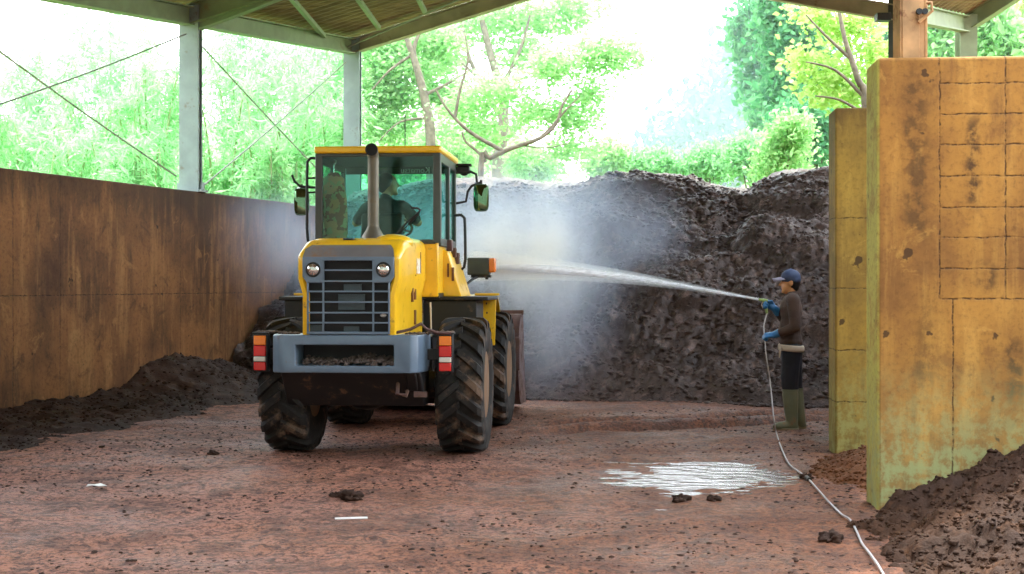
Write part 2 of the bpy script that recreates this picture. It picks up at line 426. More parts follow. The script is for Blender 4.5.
# ---------------------------------------------------------------- ground
PUD = (1.62, 11.75)
def ground_z(x, y):
    z = 0.035*fbm(x*0.5, y*0.5, 3, 11)+0.022*fbm(x*2.1, y*2.1, 4, 5)
    z = z+0.030*np.maximum(0, fbm(x*6, y*6, 3, 71))+0.012*np.maximum(0, fbm(x*1.5, y*5, 3, 72))
    # shallow basin that holds the puddle
    e = ((x-PUD[0]-0.1*(y-PUD[1]))/1.08)**2+((y-PUD[1])/1.45)**2
    k = np.exp(-e*0.9); z = z*(1-0.55*k)-0.050*k
    # wheel ruts curving across in front of the pile
    for k, off in enumerate((0.0, 0.55)):
        yc = 14.9+off+0.42*(x-0.4)+0.10*np.sin(x*2.0+k)
        d = (y-yc)
        g = np.exp(-(d/0.10)**2)*sstep(-0.2, 0.6, x)*(1-sstep(3.2, 4.4, x))
        z = z-0.06*g+0.075*np.exp(-((d-0.2)/0.12)**2)*sstep(-0.2, 0.6, x)*(1-sstep(3.2, 4.4, x))
    return z
def gz(x, y): return float(ground_z(np.array([float(x)]), np.array([float(y)]))[0])

def grid_mesh(name, xs, ys, zf):
    X, Y = np.meshgrid(xs, ys); Z = zf(X, Y)
    V = np.stack([X.ravel(), Y.ravel(), Z.ravel()], 1)
    nx, ny = len(xs), len(ys)
    i = (np.arange(ny-1)[:, None]*nx+np.arange(nx-1)[None, :]).ravel()
    Q = np.stack([i, i+1, i+nx+1, i+nx], 1)
    return np_mesh(name, V, Q)
def groundmat():
    m, nt, out = new_mat('trodden_red_clay')
    v = coords(nt)
    big = noise(nt, v, 0.45, 5.0, 0.6)
    mid = noise(nt, N(nt, 'ShaderNodeMapping', {'Vector': v, 'Scale': (1.0, 0.6, 1.0)}).outputs[0], 2.4, 7.0, 0.68)
    fine = noise(nt, v, 30.0, 5.0, 0.75)
    sep = N(nt, 'ShaderNodeSeparateXYZ', {0: v})
    # colour runs from paler on the left to darker red brown on the right
    side = rng(nt, math_(nt, 'ADD', sep.outputs[0], math_(nt, 'MULTIPLY', math_(nt, 'SUBTRACT', big, 0.5), 5.0)), -1.8, 1.3)
    a = mixc(nt, rng(nt, big, 0.40, 0.62, 0, 0.5), (0.41, 0.178, 0.120), (0.42, 0.165, 0.080))
    a = mixc(nt, math_(nt, 'MULTIPLY', side, 0.9), a, (0.215, 0.074, 0.030))
    a = mixc(nt, rng(nt, mid, 0.50, 0.66, 0, 0.7), a, (0.12, 0.052, 0.036))
    spk = noise(nt, v, 11.0, 6.0, 0.8)
    a = mixc(nt, rng(nt, spk, 0.49, 0.57, 0, 0.85), a, (0.075, 0.031, 0.021))
    damp = noise(nt, N(nt, 'ShaderNodeMapping', {'Vector': v, 'Scale': (0.8, 1.3, 1.0), 'Location': (3, 1, 0)}).outputs[0], 1.1, 8.0, 0.7)
    a = mixc(nt, rng(nt, damp, 0.50, 0.62, 0, 0.55), a, (0.095, 0.038, 0.024))
    a = mixc(nt, rng(nt, fine, 0.49, 0.60, 0, 0.8), a, (0.055, 0.026, 0.018))
    a = mixc(nt, rng(nt, fine, 0.40, 0.28, 0, 0.35), a, (0.36, 0.22, 0.17))
    p = pbsdf(nt, out, Base_Color=a, Roughness=0.6)
    wn = noise(nt, v, 0.7, 5.0, 0.6)
    r = N(nt, 'ShaderNodeMapRange', {0: wn, 1: 0.40, 2: 0.66, 3: 0.72, 4: 0.36}).outputs[0]
    r = math_(nt, 'ADD', r, math_(nt, 'MULTIPLY', math_(nt, 'SUBTRACT', fine, 0.5), 0.5))
    nt.links.new(r, p.inputs['Roughness'])
    p.inputs['Specular IOR Level'].default_value = 0.35
    h = math_(nt, 'ADD', mid, math_(nt, 'MULTIPLY', fine, 0.55))
    nt.links.new(bump(nt, h, 0.95, 0.045), p.inputs['Normal'])
    return m
GM = groundmat()
xs = np.concatenate([np.arange(-40, -14, 2.0), np.arange(-14, -6, 0.25), np.arange(-6, 5.5, 0.04), np.arange(5.5, 14.1, 0.25), np.arange(15, 41, 2.0)])
ys = np.concatenate([np.arange(-16, -6, 1.0), np.arange(-6, 6.5, 0.3), np.arange(6.5, 19.5, 0.04), np.arange(19.5, 30.1, 0.25)])
me = grid_mesh('ground', xs, ys, ground_z); me.materials.append(GM)
g = link(bpy.data.objects.new('ground', me))
tag(g, 'trodden reddish clay ground of the shed with ruts and crumbs', 'ground', kind='structure')

# puddle: a level sheet of water that lies in the basin
def watermat():
    m, nt, out = new_mat('puddle_water')
    v = coords(nt)
    p = pbsdf(nt, out, Base_Color=(0.13, 0.095, 0.085), Roughness=0.24, IOR=1.4)
    p.inputs['Specular IOR Level'].default_value = 0.9
    nt.links.new(bump(nt, noise(nt, N(nt, 'ShaderNodeMapping', {'Vector': v, 'Scale': (1, 0.35, 1)}).outputs[0], 14.0, 4.0, 0.6), 0.25, 0.02), p.inputs['Normal'])
    return m
WM = watermat()
xs = np.arange(PUD[0]-2.1, PUD[0]+2.1, 0.03); ys = np.arange(PUD[1]-2.5, PUD[1]+2.5, 0.014)
PZ = -0.026
def ripple(x, y):
    ph = y*44+9.0*fbm(x*1.6, y*1.4, 3, 15)+1.2*np.sin(x*2.1)
    return PZ+0.0027*np.sin(ph)+0.0016*np.sin(y*71+x*12+4*fbm(x*2, y*2, 2, 18))
X, Y = np.meshgrid(xs, ys); Z = ripple(X, Y)
V = np.stack([X.ravel(), Y.ravel(), Z.ravel()], 1); nx, ny = len(xs), len(ys)
i = (np.arange(ny-1)[:, None]*nx+np.arange(nx-1)[None, :]).ravel(); Q = np.stack([i, i+1, i+nx+1, i+nx], 1)
keep = (ground_z(V[:, 0], V[:, 1]) < V[:, 2]+0.004)
rr_ = ((V[:, 0]-PUD[0])/2.0)**2+((V[:, 1]-PUD[1])/2.4)**2 < 1
Q = Q[(keep & rr_)[Q].any(1)]
use = np.unique(Q); idx = np.zeros(len(V), int); idx[use] = np.arange(len(use))
me = np_mesh('puddle', V[use], idx[Q]); me.materials.append(WM); o = link(bpy.data.objects.new('puddle', me))
tag(o, 'shallow puddle mirroring the white sky on the red ground', 'puddle')

# ---------------------------------------------------------------- concrete walls
def wall_obj(name, label, mat, loc, rz, lo, hi, bevel=0.02):
    b = MB(); b.b2(lo, hi); o = b.build(name, mat, None, bevel=bevel, seg=2)
    o.location = loc; o.rotation_euler = (0, 0, rz)
    return tag(o, label, 'wall', kind='structure')
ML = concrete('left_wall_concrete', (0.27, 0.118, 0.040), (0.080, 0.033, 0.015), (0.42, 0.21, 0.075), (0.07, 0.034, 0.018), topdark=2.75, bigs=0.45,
              joints=[(1, [-12.0, -8.7, -5.3, -4.4, -1.6, 1.2], -9, 9, 0, 0), (2, [0.02, 1.45], -9, 9, 0, 0)], spot=0.4)
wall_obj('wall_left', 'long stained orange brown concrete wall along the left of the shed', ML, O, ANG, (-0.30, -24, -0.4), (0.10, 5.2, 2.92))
MBk = concrete('back_wall_concrete', (0.36, 0.2, 0.09), (0.22, 0.12, 0.05), (0.45, 0.27, 0.12), (0.10, 0.055, 0.03))
wall_obj('wall_back', 'concrete wall behind the compost pile', MBk, O, ANG, (0.10, 5.2, -0.4), (10.2, 5.55, 2.6))
wall_obj('wall_right_blocker', 'unseen concrete wall added far on the right to keep out side light', MBk, O, ANG, (10.2, -5.2, -0.4), (10.5, 5.5, 2.92))  # unseen wall added to block light from the open right side
RZ = -math.radians(5)
MR1 = concrete('right_wall_concrete', (0.40, 0.180, 0.032), (0.20, 0.082, 0.019), (0.54, 0.275, 0.06), (0.17, 0.075, 0.022), endmoss=(0.46, 0.42, 0.09), runs=[(0.66, 2.15, 2.75, 0.07, 1.0), (0.26, 1.9, 3.1, 0.14, 0.75), (0.75, 1.55, 1.72, 0.10, 1.0), (0.34, 0.9, 1.5, 0.12, 0.5), (0.95, 0.75, 1.2, 0.09, 0.9)],
               joints=[(2, [3.00, 2.785, 2.57, 2.35, 2.13, 1.92, 1.70, 1.49], 0.43, 9, 0, 0), (0, [0.43, 0.88, 1.33, 1.78, 2.23], 1.49, 9, 0, 0), (0, [0.52, 1.5], -9, 1.49, 0, 0)],
               spot=1.1, moss=(0.30, 0.33, 0.14))
wall_obj('wall_right', 'tall orange concrete bay wall with rusty formwork joints, nearest the camera', MR1, (2.575, 9.87, 0), RZ, (0, 0, -0.4), (3.6, 0.48, 3.19), bevel=0.025)
MR2 = concrete('right_rear_wall_concrete', (0.32, 0.20, 0.030), (0.17, 0.105, 0.020), (0.42, 0.28, 0.055), (0.12, 0.065, 0.018), topdark=3.2,
               joints=[(2, [2.2, 1.55, 0.98, 0.5], -9, 9, 0, 0)], spot=1.3, moss=(0.30, 0.30, 0.10))
wall_obj('wall_right_rear', 'yellowish spotted concrete bay wall set back behind the nearer one', MR2, (2.99, 12.95, 0), RZ, (0, 0, -0.4), (3.6, 0.45, 3.22))

# ---------------------------------------------------------------- steel frame and roof
def eave(s): return 5.35+0.085*(max(s, -6.8)+1.0)
FR = 'steel frame members of the shed'
def frame(name, label, b, mat, bevel=0.0):
    return tag(b.build(name, mat, None, bevel=bevel), label, 'steel ' + ('column' if 'column' in name else 'beam'), kind='structure')
def column(t, s, z0, z1, label, w=0.315, d=0.12, mat=None):
    b = MB(); tf = 0.028
    for sg in (-1, 1):
        b.beam(W(t, s+sg*(d-tf)/2, z0), W(t, s+sg*(d-tf)/2, z1), w, tf, up=S)
    b.beam(W(t, s, z0), W(t, s, z1), 0.02, d-2*tf, up=S)
    b.beam(W(t, s, z0), W(t, s, z0+0.03), w+0.12, d+0.12, up=S)
    for dx in (-1, 1):                                # gusset plates and anchor bolts at the foot
        b.beam(W(t+dx*(w/2+0.03), s, z0+0.03), W(t+dx*(w/2+0.03), s, z0+0.14), 0.05, 0.05, up=S)
    return frame('steel_column', label, b, mat or M['steel_blue'])
column(-0.08, -1.0, 2.92, eave(-1.0)+0.28, 'grey steel column standing on the left concrete wall, nearer one')
column(-0.08, 4.8, 2.92, eave(4.8)+0.30, 'grey steel corner column rising behind the loader cab')
column(9.66, 4.8, -0.1, 6.3, 'dark steel corner column half hidden behind the rusty post', mat=M['cabgrey'])
column(-0.08, -6.8, 2.92, eave(-6.8)+0.28, 'steel column of the left wall outside the picture')

b = MB(); b.ibeam(W(-0.08, -6.8, eave(-6.8)+0.13), W(-0.08, 4.8, eave(4.8)+0.13), 0.2, 0.27)
frame('eave_beam', 'long green grey eave beam above the left wall', b, M['steel'])
RT = 4.9
def roofz(t, s):                                       # underside level of the rafters
    e = eave(s)
    return e+0.236*(t+0.08) if t <= RT else e+0.236*(RT+0.08)-0.236*(t-RT)
def rafter(s, label, t0=-0.08, t1=9.6, w=0.18, h=0.26, mat=None):
    b = MB()
    for a, c in ((t0, RT), (RT, t1)):
        b.ibeam(W(a, s, roofz(a, s)+h/2), W(c, s, roofz(c, s)+h/2), w, h)
    return frame('rafter_beam', label, b, mat or M['steel'])
rafter(4.8, 'pale gable rafter beam rising from the corner column over the pile', mat=M['steel_pale'])
rafter(-1.0, 'green rafter beam starting from the nearer left column', h=0.30)
rafter(-6.8, 'rafter beam over the yard outside the picture')
# knee brace at the nearer column
b = MB(); b.ibeam(W(0.05, -1.0, eave(-1.0)-0.02), W(1.6, -1.0, roofz(1.6, -1.0)+0.02), 0.12, 0.12)
frame('knee_beam', 'sloping haunch beam bolted to the nearer left column', b, M['steel'])
# purlins along the shed
k = 0
for t in (4.75, 6.2, 7.5, 8.8):
    b = MB(); b.beam(W(t, -6.8, roofz(t, -6.8)+0.33), W(t, 5.0, roofz(t, 5.0)+0.31), 0.06, 0.10)
    words = ['ridge', 'next right of the ridge', 'third from the right eave', 'nearest the right eave'][k]; k += 1
    frame('purlin_beam', 'pale purlin under the roof sheets, %s' % words, b, M['steel'])
# roof bracing seen from below, pixels read on the roof plane
def on_roof(px, py):
    d = 18.0
    for _ in range(60):
        p = P(px, py, d); t, s = ts(p.x, p.y)
        d += (roofz(t, s)+0.2-p.z)*1400/(HZ-py)*0.6 if HZ-py > 1 else 0
    return P(px, py, d)
for nm, (q0, q1) in (('left', ((286, -8), (324, 36))), ('middle', ((353, -8), (379, 28))), ('right', ((412, -14), (425, 12)))):
    b = MB(); b.beam(on_roof(*q0), on_roof(*q1), 0.07, 0.07)
    frame('brace_beam', 'thin pale roof brace bar near the gable end, the %s one of three' % nm, b, M['steel'])
b = MB(); b.tube([on_roof(345, 44)+Vector((0, -.1, -.1)), on_roof(480, -14)+Vector((0, -.1, -.1))], 0.016, 6)
tag(b.build('conduit_pipe', M['cable']), 'thin conduit running up beside the gable rafter', 'pipe')

# roof sheets: corrugated, thin steel
def sheet(name, label, A, B, C, D_, n=60, amp=0.018, th=0.012):
    """ribbed sheet over quad A-B (first edge) to D-C; ribs run along A->D"""
    A, B, C, D_ = Vector(A), Vector(B), Vector(C), Vector(D_)
    nrm = (B-A).cross(D_-A).normalized()
    if nrm.z < 0: nrm = -nrm
    up, lo = [], []
    m_ = MB(); rows = []
    for i in range(n*4+1):
        u = i/(n*4.0); h = amp*(1 if (i % 4) in (0, 1) else -1)
        p0 = A.lerp(B, u)+nrm*h; p1 = D_.lerp(C, u)+nrm*h
        rows.append((p0, p1, p1+nrm*th, p0+nrm*th))
    m_.loft([list(r) for r in rows])
    o = m_.build(name, M['roof']); return tag(o, label, 'roof', kind='structure')
h0 = 0.40
S0, S1 = -6.8, 5.3
sheet('roof', 'brown corrugated roof slope above the left wall', W(-0.6, S0, roofz(-.6, S0)+h0), W(-0.6, S1, roofz(-.6, S1)+h0), W(RT, S1, roofz(RT, S1)+h0), W(RT, S0, roofz(RT, S0)+h0), n=45)
sheet('roof', 'brown corrugated roof slope on the right of the ridge', W(10.0, S0, roofz(10.0, S0)+h0), W(10.0, S1, roofz(10.0, S1)+h0), W(RT, S1, roofz(RT, S1)+h0), W(RT, S0, roofz(RT, S0)+h0), n=45)

S2 = -19.0  # roof carried out of view towards the camera to cut interior light
sheet('roof', 'unseen corrugated roof slope added on the left to dim the shed', W(-0.6, S2, roofz(-.6, S2)+h0), W(-0.6, S0, roofz(-.6, S0)+h0), W(RT, S0, roofz(RT, S0)+h0), W(RT, S2, roofz(RT, S2)+h0), n=45)
sheet('roof', 'unseen corrugated roof slope added on the right to dim the shed', W(10.0, S2, roofz(10.0, S2)+h0), W(10.0, S0, roofz(10.0, S0)+h0), W(RT, S0, roofz(RT, S0)+h0), W(RT, S2, roofz(RT, S2)+h0), n=45)

# wire braces across the openings above the left wall
def cable(p, q, label, r=0.012):
    b = MB(); p = Vector(p); q = Vector(q)
    pts = [p.lerp(q, k/10.0)-Vector((0, 0, 0.03*math.sin(PI*k/10.0))) for k in range(11)]
    b.tube(pts, r, 6)
    tag(b.build('brace_cable', M['cable']), label, 'cable', 'wire braces above the left wall')
def onw(px, py):
    """point above the left wall at a pixel"""
    d = 18.0
    for _ in range(50):
        p = P(px, py, d); t, s = ts(p.x, p.y); d += (t+0.08)*1.6
    return p
cable(onw(-40, 118), onw(186, 34), 'wire brace climbing rightwards to the top of the nearer left column')
cable(onw(-40, 22), onw(176, 176), 'wire brace falling rightwards to the foot of the nearer left column')
cable(onw(200, 44), onw(345, 197), 'wire brace falling from the nearer left column to the corner column')
cable(onw(203, 186), onw(346, 62), 'wire brace climbing from the nearer column foot to the corner column')

# post on the nearest right wall and the neighbouring shed's frame
b = MB(); px0 = 2.585+0.30; yb = 9.87+0.24
b.b2((2.775, yb-0.09, 3.19), (2.795, yb+0.09, 5.6)); b.b2((2.955, yb-0.09, 3.19), (2.975, yb+0.09, 5.6)); b.b2((2.79, yb-0.10, 3.19), (2.915, yb-0.075, 5.6))
b.b2((2.79, yb+0.075, 3.19), (2.96, yb+0.10, 5.6)); b.b2((2.915, yb-0.085, 3.19), (2.96, yb-0.065, 5.6))
po = empty('steel_post'); tag(po, 'rusty orange steel post standing on the nearest right wall', 'post')
post = b.build('post_shaft', M['rustpost'], po, bevel=0.004)
b = MB()
for dx in (0.895, 0.935):
    b.lathe([(0.022, 0), (0.022, 0.03), (0.010, 0.032), (0.010, 0.05)], 'y', (1.985+dx+0.02, yb-0.15, 3.535), 8)
b.build('bolt', M['black'], po)
b = MB(); b.tube([(2.955, yb-0.12, 3.60), (2.99, yb-0.13, 3.60), (2.995, yb-0.13, 3.54), (2.95, yb-0.12, 3.50), (2.90, yb-0.12, 3.46)], 0.012, 6)
b.build('pipe_clamp', M['rustpost'], po)
# corner bracket on the dark column
c = P(882, 15, 22.6)
b = MB(); b.b2((c.x-0.10, c.y-.1, c.z-0.10), (c.x+0.12, c.y+.1, c.z+0.02)); tag(b.build('beam_bracket', M['black']), 'small dark bracket on the corner column top', 'bracket')

nb0, nb1 = P(918, 24, 21.6), P(966, 33, 24.5)
rise = P(1045, -18, 23.6)
b = MB(); b.ibeam(nb0+Vector((0, 0, .15)), nb1+Vector((0, 0, .15)), 0.18, 0.28)
frame('eave_beam', 'short green eave beam of the neighbouring shed right of the rusty post', b, M['steel'])
b = MB(); b.ibeam(nb1+Vector((0, 0, .15)), rise+Vector((0, 0, .15)), 0.18, 0.28)
frame('rafter_beam', 'green rafter of the neighbouring shed rising to the upper right corner', b, M['steel'])
b = MB()
for sg in (-1, 1): b.b2((nb1.x-.15, nb1.y+sg*.14-.012, 0), (nb1.x+.15, nb1.y+sg*.14+.012, nb1.z+.3))
b.b2((nb1.x-.01, nb1.y-.13, 0), (nb1.x+.01, nb1.y+.13, nb1.z+.3))
frame('steel_column', 'pale green column of the neighbouring shed above the nearest right wall', b, M['steel'])
up = Vector((0, 0, 0.33)); dn = (nb0-nb1)
sheet('roof', 'brown underside of the neighbouring shed roof at the upper right', nb0+up-dn*-0.9, nb1+up, rise+up, rise+up+dn*1.9, n=24)

# ---------------------------------------------------------------- compost pile
def pile_pt(t, q):
    """points of the heap: t along its foot line, q = distance up the face; lumps stand out along the slope's normal"""
    cx = O.x+T.x*t+S.x*3.7; cd = O.y+T.y*t+S.y*3.7; cpx = 512+1400*cx/cd
    cy = np.interp(cpx, [300, 440, 500, 560, 600, 650, 690, 745, 775, 800, 830, 900], [196, 178, 175, 182, 171, 168, 171, 178, 170, 165, 162, 162])
    top = 1.6+(283-cy)*cd/1400+0.08*fbm(t*2.2, t*0+7.7, 3, 91)
    foot = 0.30*fbm(t*0.6, t*0+2.0, 3, 40)
    run = 3.75; ln = np.sqrt(run*run+top*top)
    u = q/ln
    k = 0.06                                              # softened foot and crest
    s0 = foot-0.40+(run+0.40)*np.where(u < 1, u, 1+(u-1)*1.25); z0 = top*np.where(u < 1, u+0.05*np.sin(PI*np.clip(u, 0, 1)), 1-0.25*(u-1)**2)
    blend = sstep(0.88, 1.12, u); z0 = z0-0.10*np.exp(-((u-1)/0.10)**2)
    a = np.arctan2(top, run)*(1-blend)
    ns, nz = -np.sin(a), np.cos(a)
    wx = t+0.25*fbm(t*0.8, q*0.8, 2, 61); wq = q+0.30*fbm(t*0.9, q*0.9, 2, 62)
    d = 0.30*fbm(wx*0.55, wq*0.8, 3, 21)
    d = d+0.24*(billow(wx*0.9, wq*1.5, 3, 33)-0.45)
    led = 0.5+0.5*np.sin(4.6*wq+0.8*wx+2.2*fbm(wx*0.5, wq*0.5, 2, 63)); d = d+0.13*(led**2.2-0.35)   # slumped ledges
    d = d+0.13*(billow(wx*2.6, wq*3.4, 3, 55)-0.45)+0.085*(billow(wx*6.5, wq*7.5, 2, 57)-0.45)+0.05*fbm(t*17, q*19, 3, 66)
    amt = sstep(0.05, 0.5, q)*(1-0.55*sstep(0.78, 1.0, u))
    d = d*amt
    s = s0+ns*d; z = z0+nz*d
    z = np.where(q < 0.05, z-0.12*sstep(0.05, -0.5, q), z)
    return s, z
tt = np.arange(0.14, 10.15, 0.028); qq = np.arange(-0.5, 6.1, 0.028)
TT, QQ = np.meshgrid(tt, qq); SS, HH = pile_pt(TT, QQ)
SS = np.minimum(SS, 5.18)
V = np.stack([O.x+T.x*TT+S.x*SS, O.y+T.y*TT+S.y*SS, HH], -1).reshape(-1, 3)
nx = len(tt); ny = len(qq)
i = (np.arange(ny-1)[:, None]*nx+np.arange(nx-1)[None, :]).ravel()
Q = np.stack([i, i+1, i+nx+1, i+nx], 1)
# clods scattered over the face
def ico(sub=1):
    bm = bmesh.new(); bmesh.ops.create_icosphere(bm, subdivisions=sub, radius=1.0)
    v = np.array([q.co[:] for q in bm.verts]); f = np.array([[q.index for q in fc.verts] for fc in bm.faces]); bm.free()
    return v, f
IV, IF = ico(1)
def clods(pts, rad, rs, flat=0.7):
    """lumpy pebbles at the points, one merged array"""
    n = len(pts); k = len(IV)
    d = 1+0.35*(rs.rand(n, k, 1)-0.5)*2
    sc = rad[:, None, None]*np.stack([0.75+0.6*rs.rand(n), 0.75+0.6*rs.rand(n), flat*(0.7+0.5*rs.rand(n))], -1)[:, None, :]
    a = rs.rand(n)*2*PI
    L = IV[None]*d*sc
    x = L[..., 0]*np.cos(a)[:, None]-L[..., 1]*np.sin(a)[:, None]; y = L[..., 0]*np.sin(a)[:, None]+L[..., 1]*np.cos(a)[:, None]
    vv = np.stack([x, y, L[..., 2]], -1)+pts[:, None, :]
    ff = IF[None]+(np.arange(n)*k)[:, None, None]
    return vv.reshape(-1, 3), ff.reshape(-1, 3)
rs = np.random.RandomState(4)
nc = 15000
ct = rs.rand(nc)*9.6+0.25; cq = rs.rand(nc)*5.4-0.25
cs, ch = pile_pt(ct, cq); cs = np.minimum(cs, 5.1)
cp = np.stack([O.x+T.x*ct+S.x*cs, O.y+T.y*ct+S.y*cs, np.maximum(ch, 0.0)+0.004], -1)
cv, cf = clods(cp, 0.012+0.040*rs.rand(nc)**4, rs)
me = np_mesh('compost_pile', np.concatenate([V, cv]), np.concatenate([np.concatenate([Q[:, [0, 1, 2]], Q[:, [0, 2, 3]]]), cf+len(V)]))
me.materials.append(M['pile'])
o = link(bpy.data.objects.new('compost_pile', me))
tag(o, 'huge heap of dark brown compost filling the back of the shed', 'compost pile', kind='stuff')

# ---------------------------------------------------------------- dirt banks
def bank_obj(name, label, x0, x1, y0, y1, step, hf, mat, seed, ncl, skip=0.01, rmax=0.05):
    xs = np.arange(x0, x1, step); ys = np.arange(y0, y1, step)
    X, Y = np.meshgrid(xs, ys); H = hf(X, Y)
    V = np.stack([X.ravel(), Y.ravel(), H.ravel()], 1)
    nx, ny = len(xs), len(ys)
    i = (np.arange(ny-1)[:, None]*nx+np.arange(nx-1)[None, :]).ravel()
    Q = np.stack([i, i+1, i+nx+1, i+nx], 1)
    gzv = ground_z(V[:, 0], V[:, 1])
    keep = (V[Q][:, :, 2] > gzv[Q]-0.03).any(1)
    Q = Q[keep]
    r = np.random.RandomState(seed)
    px = x0+(x1-x0)*r.rand(ncl*4); py = y0+(y1-y0)*r.rand(ncl*4); pz = hf(px, py)
    ok = pz > ground_z(px, py)-0.004
    px, py, pz = px[ok][:ncl], py[ok][:ncl], pz[ok][:ncl]
    cv, cf = clods(np.stack([px, py, pz], -1), 0.010+rmax*r.rand(len(px))**3, r)
    me = np_mesh(name, np.concatenate([V, cv]), np.concatenate([np.concatenate([Q[:, [0, 1, 2]], Q[:, [0, 2, 3]]]), cf+len(V)]))
    me.materials.append(mat)
    return tag(link(bpy.data.objects.new(name, me)), label, 'soil heap', kind='stuff')
def left_bank(X, Y):
    t = (X-O.x)*T.x+(Y-O.y)*T.y; s = (X-O.x)*S.x+(Y-O.y)*S.y
    crest = 0.16+0.40*np.exp(-((s+2.0)/1.1)**2)+0.22*np.exp(-((s+0.2)/1.2)**2)+0.10*fbm(s*0.9, s*0+3, 3, 8)
    wd = 1.75+0.35*fbm(s*0.7, s*0+9, 3, 12)+0.5*sstep(-4, -9, s)
    q = np.clip((t-0.05)/wd, 0, 1.3)
    h = crest*(1-q)**1*(1-0.15*np.sin(PI*np.clip(q, 0, 1)))
    h = h+(0.10*(billow(X*2.6, Y*2.6, 3, 3)-0.35)+0.05*fbm(X*8, Y*8, 3, 4))*(1-sstep(0.75, 1.05, q))
    h = np.where(t > 0.06, h, -0.3)
    return h-0.03*sstep(0.8, 1.1, q)-0.2*sstep(1.0, 1.25, q)
bank_obj('soil_bank', 'low bank of dark soil heaped along the foot of the left wall', -9.0, -2.0, 9.0, 22.0, 0.05, left_bank, M['bank'], 6, 4000, rmax=0.022)
def right_heap(X, Y):
    u = (X-2.585)*math.cos(RZ)+(Y-9.87)*math.sin(RZ); w = -(X-2.585)*math.sin(RZ)+(Y-9.87)*math.cos(RZ)
    # rises to the right along the wall face, spills forward
    u = u-0.36*np.minimum(w, 0)
    base = 0.02+0.50*np.clip((u-0.02)/1.05, -0.4, 2.6)*(1-0.25*np.clip(-w, 0, 2.5)/2.5)
    sp = 1-np.clip((-w)/2.6, 0, 1.4)*(0.45)
    h = base*np.clip(sp, 0, 1)-0.05*np.clip(-w, 0, 3)*(1-sstep(0.4, 1.5, u))
    h = h+(0.16*(billow(X*2.2, Y*2.2, 3, 13)-0.4)+0.09*(billow(X*6, Y*6, 3, 24)-0.4)+0.03*fbm(X*22, Y*22, 2, 25))*sstep(-0.9, 0.2, u)
    h = h-0.25*sstep(-0.3, -1.2, u)
    return np.where(w < 0.05, h, -0.4)
bank_obj('soil_heap', 'dark brown soil heap climbing against the nearest right wall', 1.2, 5.6, 6.6, 10.0, 0.022, right_heap, M['heap'], 9, 7000, rmax=0.013)
def mid_mound(X, Y):
    d = np.sqrt(((X-3.18)/0.66)**2+((Y-11.65)/1.55)**2)
    h = 0.30*np.clip(1-d, -0.4, 1)+(0.09*(billow(X*3.2, Y*3.2, 3, 43)-0.4)+0.05*(billow(X*9, Y*9, 3, 44)-0.4))*(1-sstep(0.8, 1.15, d))
    return h-0.03
bank_obj('soil_mound', 'small mound of reddish soil at the foot between the two right walls', 2.1, 4.6, 9.9, 12.9, 0.03, mid_mound, M['mound'], 19, 1800, rmax=0.018)

# crumbs trodden all over the yard
nc = 26000
cx = -6+10.5*rs.rand(nc); cy = 7.2+10.5*rs.rand(nc)
dens = vnoise(cx*0.9, cy*0.9, 77)
ok = dens > 0.36; cx, cy = cx[ok], cy[ok]
pz = ground_z(cx, cy)
okp = pz > PZ+0.004; cx, cy, pz = cx[okp], cy[okp], pz[okp]
cv, cf = clods(np.stack([cx, cy, pz], -1), 0.003+0.017*rs.rand(len(cx))**6, rs, 0.55)
me = np_mesh('dirt', cv, cf); me.materials.append(M['bank'])
tag(link(bpy.data.objects.new('dirt_crumbs', me)), 'dark soil crumbs strewn over the red ground', 'soil crumbs', kind='stuff')
# a few clods large enough to be pointed at
def gp(px, py):
    d = F*EYE/(py-HZ); p = P(px, py, d); p.z = gz(p.x, p.y); return p
IV3, IF3 = ico(4)
def clod(px, py, r, label, seed):
    r_ = np.random.RandomState(seed); p = gp(px, py)
    r = r*0.8; nv = IV3*(1+1.3*(fbm(IV3[:, 0]*2.2+seed, IV3[:, 1]*2.2+IV3[:, 2]*1.9, 4, seed))[:, None])*np.array([r*1.15, r*0.9, r*0.75])
    me = np_mesh('soil_clod', nv, IF3); me.materials.append(M['bank'])
    o = link(bpy.data.objects.new('soil_clod', me)); o.location = (p.x, p.y, p.z+r*0.35)
    tag(o, label, 'clod', 'clods on the ground')
clod(680, 500, 0.055, 'dark soil clod just below the puddle, on its left', 3)
clod(714, 498, 0.045, 'flat soil clod at the middle of the lower puddle edge', 5)
clod(351, 500, 0.075, 'big dark soil clod on the ground in front of the loader', 7)
clod(338, 497, 0.040, 'small clod left beside the big dark clod before the loader', 8)
clod(807, 476, 0.050, 'dark clod lying under the hose at the puddle corner', 9)
clod(832, 543, 0.060, 'clod on the lower right ground left of the hose end', 10)
clod(213, 455, 0.040, 'lone dark clod between left wheel and left wall', 12)
# white scraps
p = gp(351, 518); b = MB(); b.beam(p+Vector((-0.11, 0, 0.012)), p+Vector((0.11, 0.03, 0.014)), 0.02, 0.012)
tag(b.build('white_stick', M['white_scrap'], None, bevel=0.003), 'thin white stick lying on the ground in front of the loader', 'stick')
p = gp(95, 487); b = MB()
b.loft([[p+Vector((x, y, z)) for x, y, z in r] for r in ([(-.07, 0, .005), (-.07, .05, .015)], [(-.02, -.02, .02), (-.02, .06, .012)], [(.03, 0, .008), (.03, .05, .022)], [(.08, .01, .012), (.08, .04, .006)])], cap=False, close=False)
o = b.build('paper_scrap', M['white_scrap'], None, smooth=40); o.modifiers.new('t', 'SOLIDIFY').thickness = 0.004
tag(o, 'crumpled white scrap lying on the ground at the left', 'scrap')
